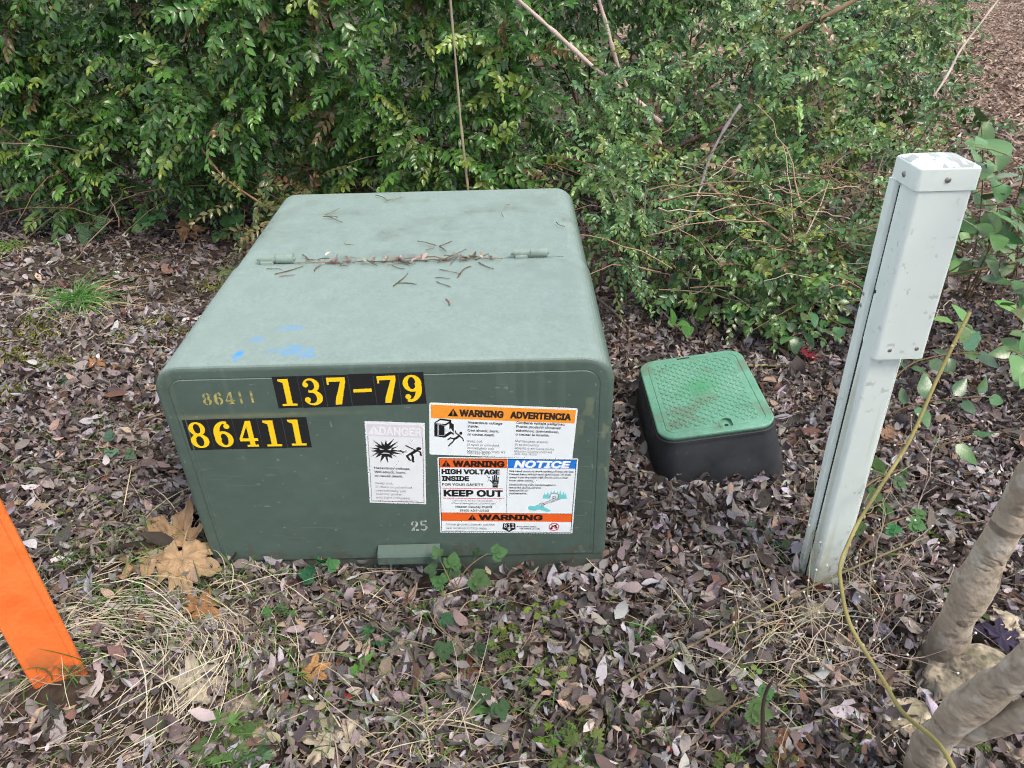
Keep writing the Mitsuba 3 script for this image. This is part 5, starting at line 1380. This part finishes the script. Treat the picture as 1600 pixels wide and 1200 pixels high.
n = 950
th = rng.uniform(-PI, PI, n)
rad = rng.normal(.225, .075, n)
cx_, cy_ = -.60, -.365
P0 = np.stack([cx_ + rad * np.cos(th) * 1.15, cy_ + rad * np.sin(th), np.zeros(n)], 1)
keep = rng.random(n) < np.select([(th > .1) & (th < 2.2), (th >= 2.2) | (th < -2.3), th < -.8], [.85, .75, .10], .2)
keep &= np.hypot((P0[:, 0] + .70) / .10, (P0[:, 1] + .36) / .07) > 1
P0, th = P0[keep], th[keep]; n = len(P0)
P0[:, 2] = ground_z(P0[:, 0], P0[:, 1]) + rng.uniform(.012, .05, n)
D = np.stack([np.sin(th), -np.cos(th), rng.normal(.08, .14, n)], 1) + rng.normal(0, .42, (n, 3)) * [1, 1, .5]
L = rng.uniform(.08, .28, n)
bend = np.stack([-np.cos(th) * .55, -np.sin(th) * .55, -rng.uniform(.1, .5, n)], 1) + rng.normal(0, .15, (n, 3))
sc_ = np.array([(.58, .52, .38), (.50, .43, .29), (.44, .39, .31), (.62, .57, .45)])[rng.integers(0, 4, n)] * np.exp(rng.normal(0, .15, (n, 1)))
V, F, C = blades(P0, D, L, bend, rng.uniform(.001, .0023, n), sc_)
put('dry_grass', join(V, F), 'dull_leaf_mat', smooth=True, color=C, label='swirl of flattened straw-coloured dry grass around the orange post', kind='stuff')
labels['dry_grass']['category'] = 'dry grass'
# looser straw: in front of the cabinet, bottom centre, around the trunks
spots = [(-.1, -.10, .16, 90), (.06, -.47, .12, 130), (-.45, -.08, .16, 90), (-.75, .25, .3, 90), (.75, -.22, .22, 120), (.95, -.30, .2, 150), (1.1, -.05, .2, 110), (-1.3, 1.2, .4, 110), (-1.6, 1.5, .25, 120), (-.85, .9, .4, 50), (-1.0, .05, .2, 60), (1.3, .9, .4, 60), (1.9, 1.3, .5, 90)]
P0 = np.concatenate([np.stack([rng.normal(x, s_ * .6, m), rng.normal(y, s_ * .5, m), np.zeros(m)], 1) for x, y, s_, m in spots])
ok_ = ~((np.abs(P0[:, 0]) < .53) & (P0[:, 1] > -.03) & (P0[:, 1] < 1.15)) & ~((np.abs(P0[:, 0] - .853) < .3) & (np.abs(P0[:, 1] - .598) < .34))
P0 = P0[ok_]; n = len(P0)
P0[:, 2] = ground_z(P0[:, 0], P0[:, 1]) + .02
a = rng.uniform(0, 2 * PI, n)
D = np.stack([np.cos(a), np.sin(a) * .8 - .15, rng.uniform(.05, .7, n)], 1)
V, F, C = blades(P0, D, rng.uniform(.06, .2, n), np.stack([rng.normal(0, .25, n), rng.normal(0, .25, n), -rng.uniform(.2, .8, n)], 1), rng.uniform(.0012, .0026, n), np.array([(.52, .45, .31), (.42, .36, .27), (.34, .27, .2)])[rng.integers(0, 3, n)] * np.exp(rng.normal(0, .15, (n, 1))))
put('loose_straw', join(V, F), 'dull_leaf_mat', smooth=True, color=C, label='loose dry straw blades scattered over the leaf litter', kind='stuff')
labels['loose_straw']['category'] = 'dry grass'
spots = [(.3, -.45, .3, 110), (.1, -.3, .3, 60), (-.15, -.5, .2, 60), (-.5, -.45, .2, 40), (-.9, -.2, .25, 60), (-1.2, .3, .4, 60), (.6, -.35, .3, 40), (-.62, -.05, .14, 110), (-.52, -.16, .12, 50), (-.75, .1, .2, 70), (-.9, -.05, .2, 60), (-.45, -.04, .05, 26), (.0, -.3, .12, 40), (.1, -.45, .15, 60), (-.2, -.3, .1, 40), (-1.0, .5, .3, 50), (-1.5, 1.75, .3, 50), (.75, -.2, .15, 30), (-.75, -.3, .15, 40), (-.3, -.06, .12, 26), (-.1, -.06, .1, 20), (1.1, .1, .2, 40)]
P0 = np.concatenate([np.stack([rng.normal(x, s_ * .6, m), rng.normal(y, s_ * .5, m), np.zeros(m)], 1) for x, y, s_, m in spots])
P0 = P0[~((np.abs(P0[:, 0]) < .5) & (P0[:, 1] > -.015) & (P0[:, 1] < 1.15))]; n = len(P0)
P0[:, 2] = ground_z(P0[:, 0], P0[:, 1]) + .015
D = np.stack([rng.normal(0, .5, n), rng.normal(-.1, .4, n), np.ones(n)], 1)
V, F, C = blades(P0, D, rng.uniform(.03, .13, n), np.stack([rng.normal(0, .35, n), rng.normal(-.1, .3, n), -rng.uniform(.1, .5, n)], 1), rng.uniform(.0015, .003, n), jitter_col((.085, .155, .045), n, .3))
put('green_grass', join(V, F), 'dull_leaf_mat', smooth=True, color=C, label='sparse thin green grass blades growing through the litter', kind='stuff')
labels['green_grass']['category'] = 'grass'


def tuft(label, x, y, m, L0, col, dead=0):
    t = thing('grass_tuft', label, 'grass tuft')
    for nm, cnt, cc, ez, lm in (('green_blades', m, col, 1.0, 1.0), ('dead_blades', dead, (.45, .38, .25), .35, 1.3)):
        if not cnt: continue
        P0 = np.stack([rng.normal(x, .02, cnt), rng.normal(y, .02, cnt), np.zeros(cnt)], 1)
        P0[:, 2] = ground_z(P0[:, 0], P0[:, 1]) + .02
        D = np.stack([rng.normal(.1 if nm[0] == 'g' else .7, .65, cnt), rng.normal(-.1 if nm[0] == 'g' else -.6, .5, cnt), np.full(cnt, ez)], 1)
        V, F, C = blades(P0, D, L0 * lm * rng.uniform(.6, 1.2, cnt), np.stack([rng.normal(0, .25, cnt), rng.normal(0, .25, cnt), -rng.uniform(.4, .9, cnt)], 1), rng.uniform(.0025, .0045, cnt), jitter_col(cc, cnt, .22))
        put(nm, join(V, F), 'dull_leaf_mat', t, smooth=True, color=C, kind='stuff')


tuft('green grass tuft with a fan of dead blades on the litter left of the cabinet', -1.53, 1.50, 230, .21, (.085, .19, .055), 90)
tuft('small pale grass tuft at the left edge under the far shrub', -2.2, 2.2, 60, .12, (.14, .22, .06), 20)
# moss cushions and yellow-green ground plants at left
P0 = np.concatenate([np.stack([rng.normal(x, s_, m), rng.normal(y, s_ * .7, m)], 1) for x, y, s_, m in ((-1.57, 1.21, .06, 500), (-1.54, 1.04, .05, 350), (-1.62, 1.33, .05, 300), (-1.36, 1.0, .04, 260), (-1.15, 1.35, .05, 260), (-1.2, 1.2, .04, 180), (-1.05, 1.25, .03, 120), (-1.42, .8, .03, 120), (-.3, .85 - 1.4, .02, 30), (-1.02, 1.7, .05, 200))])
n = len(P0)
V, F = leaves(np.stack([P0[:, 0], P0[:, 1], ground_z(P0[:, 0], P0[:, 1]) + .028 + rng.uniform(0, .014, n)], 1), rng.normal(0, 1, (n, 3)) + [0, 0, .6], unit(rng.normal(0, 1, (n, 3)) + [0, 0, 1]), rng.uniform(.008, .018, n), rng.uniform(.003, .006, n), .3, .2, 1)
put('moss', join(V, F), 'dull_leaf_mat', smooth=True, color=np.repeat(jitter_col((.17, .20, .03), n, .3), V.shape[1], 0), label='yellow-green moss cushions on the litter at the left', kind='stuff')
labels['moss']['category'] = 'moss'
n = 2600
x, y = rng.uniform(-6.0, -2.3, n), rng.uniform(3.2, 8.5, n)
nz = meshkit.noise(np.stack([x * 1.3, y * 1.3, 0 * x], -1), 3)
k = nz > .42
x, y = x[k], y[k]; n = len(x)
V, F = leaves(np.stack([x, y, ground_z(x, y) + rng.uniform(.02, .28, n) * nz[k]], 1), rng.normal(0, 1, (n, 3)) * [1, 1, .3] + [0, 0, .2], unit(rng.normal(0, .35, (n, 3)) + [0, -.2, 1]), rng.uniform(.06, .12, n), rng.uniform(.03, .06, n), .4, .25, 2, 'oval')
put('ground_cover', join(V, F), 'dull_leaf_mat', smooth=True, color=np.repeat(jitter_col((.14, .17, .035), n, .35), V.shape[1], 0), label='yellowish ground plants beyond the shrubs at the far left', kind='stuff')
labels['ground_cover']['category'] = 'ground plants'

# ------------------------------------------------------------------ bark mulch beyond, upper right
mx, my = np.linspace(1.9, 26, 60), np.linspace(3.1, 30, 60)
X, Y = np.meshgrid(mx, my)
mv = np.stack([X, Y, ground_z(X, Y) + .012], -1).reshape(-1, 3)
i, j = np.meshgrid(np.arange(59), np.arange(59), indexing='ij'); a = i * 60 + j
scene['mulch_mat'] = {'type': 'twosided', 'b': {'type': 'principled', 'base_color': proc(lambda p, n, uv: mix((.06, .042, .034), (.25, .18, .14), smoothstep(.25, .8, fbm(p.x * 16, p.y * 16, 0.0, 3)))), 'roughness': .95, 'specular': .15}}
put('mulch_bed', (mv, np.stack([a, a + 1, a + 61, a + 60], -1).reshape(-1, 4)), 'mulch_mat', smooth=True)
labels['mulch_bed'] = {'kind': 'structure', 'label': 'brown bark mulch bed beyond the shrubs'}
n = 62000
y = 2.9 + 15 * rng.uniform(0, 1, n) ** 1.5
x = y * rng.uniform(.5, .95, n) + rng.normal(.4, .3, n)
px, py, z = project(np.stack([x, y, x * 0 - .04], 1))
k = (px > 880) & (px < 1200) & (py > -60)
x, y = x[k], y[k]; n = len(x)
a = rng.uniform(0, 2 * PI, n)
V, F = leaves(np.stack([x, y, ground_z(x, y) + .018 + rng.uniform(0, .02, n)], 1), np.stack([np.cos(a), np.sin(a), rng.normal(0, .25, n)], 1), unit(np.stack([rng.normal(0, .4, n), rng.normal(0, .4, n), np.ones(n)], 1)), rng.uniform(.04, .1, n), rng.uniform(.018, .035, n), rng.normal(0, .4, n), rng.normal(0, .4, n), 1, 'oval')
put('bark_chips', join(V, F), 'dull_leaf_mat', smooth=True, color=np.repeat(1.35 * np.array([(.27, .20, .165), (.19, .14, .115), (.11, .08, .066), (.36, .29, .24)])[rng.choice(4, n, p=[.35, .35, .2, .1])] * np.exp(rng.normal(0, .2, (n, 1))), V.shape[1], 0), label='brown bark chips of the mulch bed beyond the shrubs', kind='stuff')
labels['bark_chips']['category'] = 'bark chips'
k = put('concrete_block', place(rbox(1.5, .8, .9, .04), tr(10.95, 15.2, -.02)), 'rock_mat', smooth=30)
tag(k, 'pale concrete block at the far end of the mulch, top right corner', 'block')
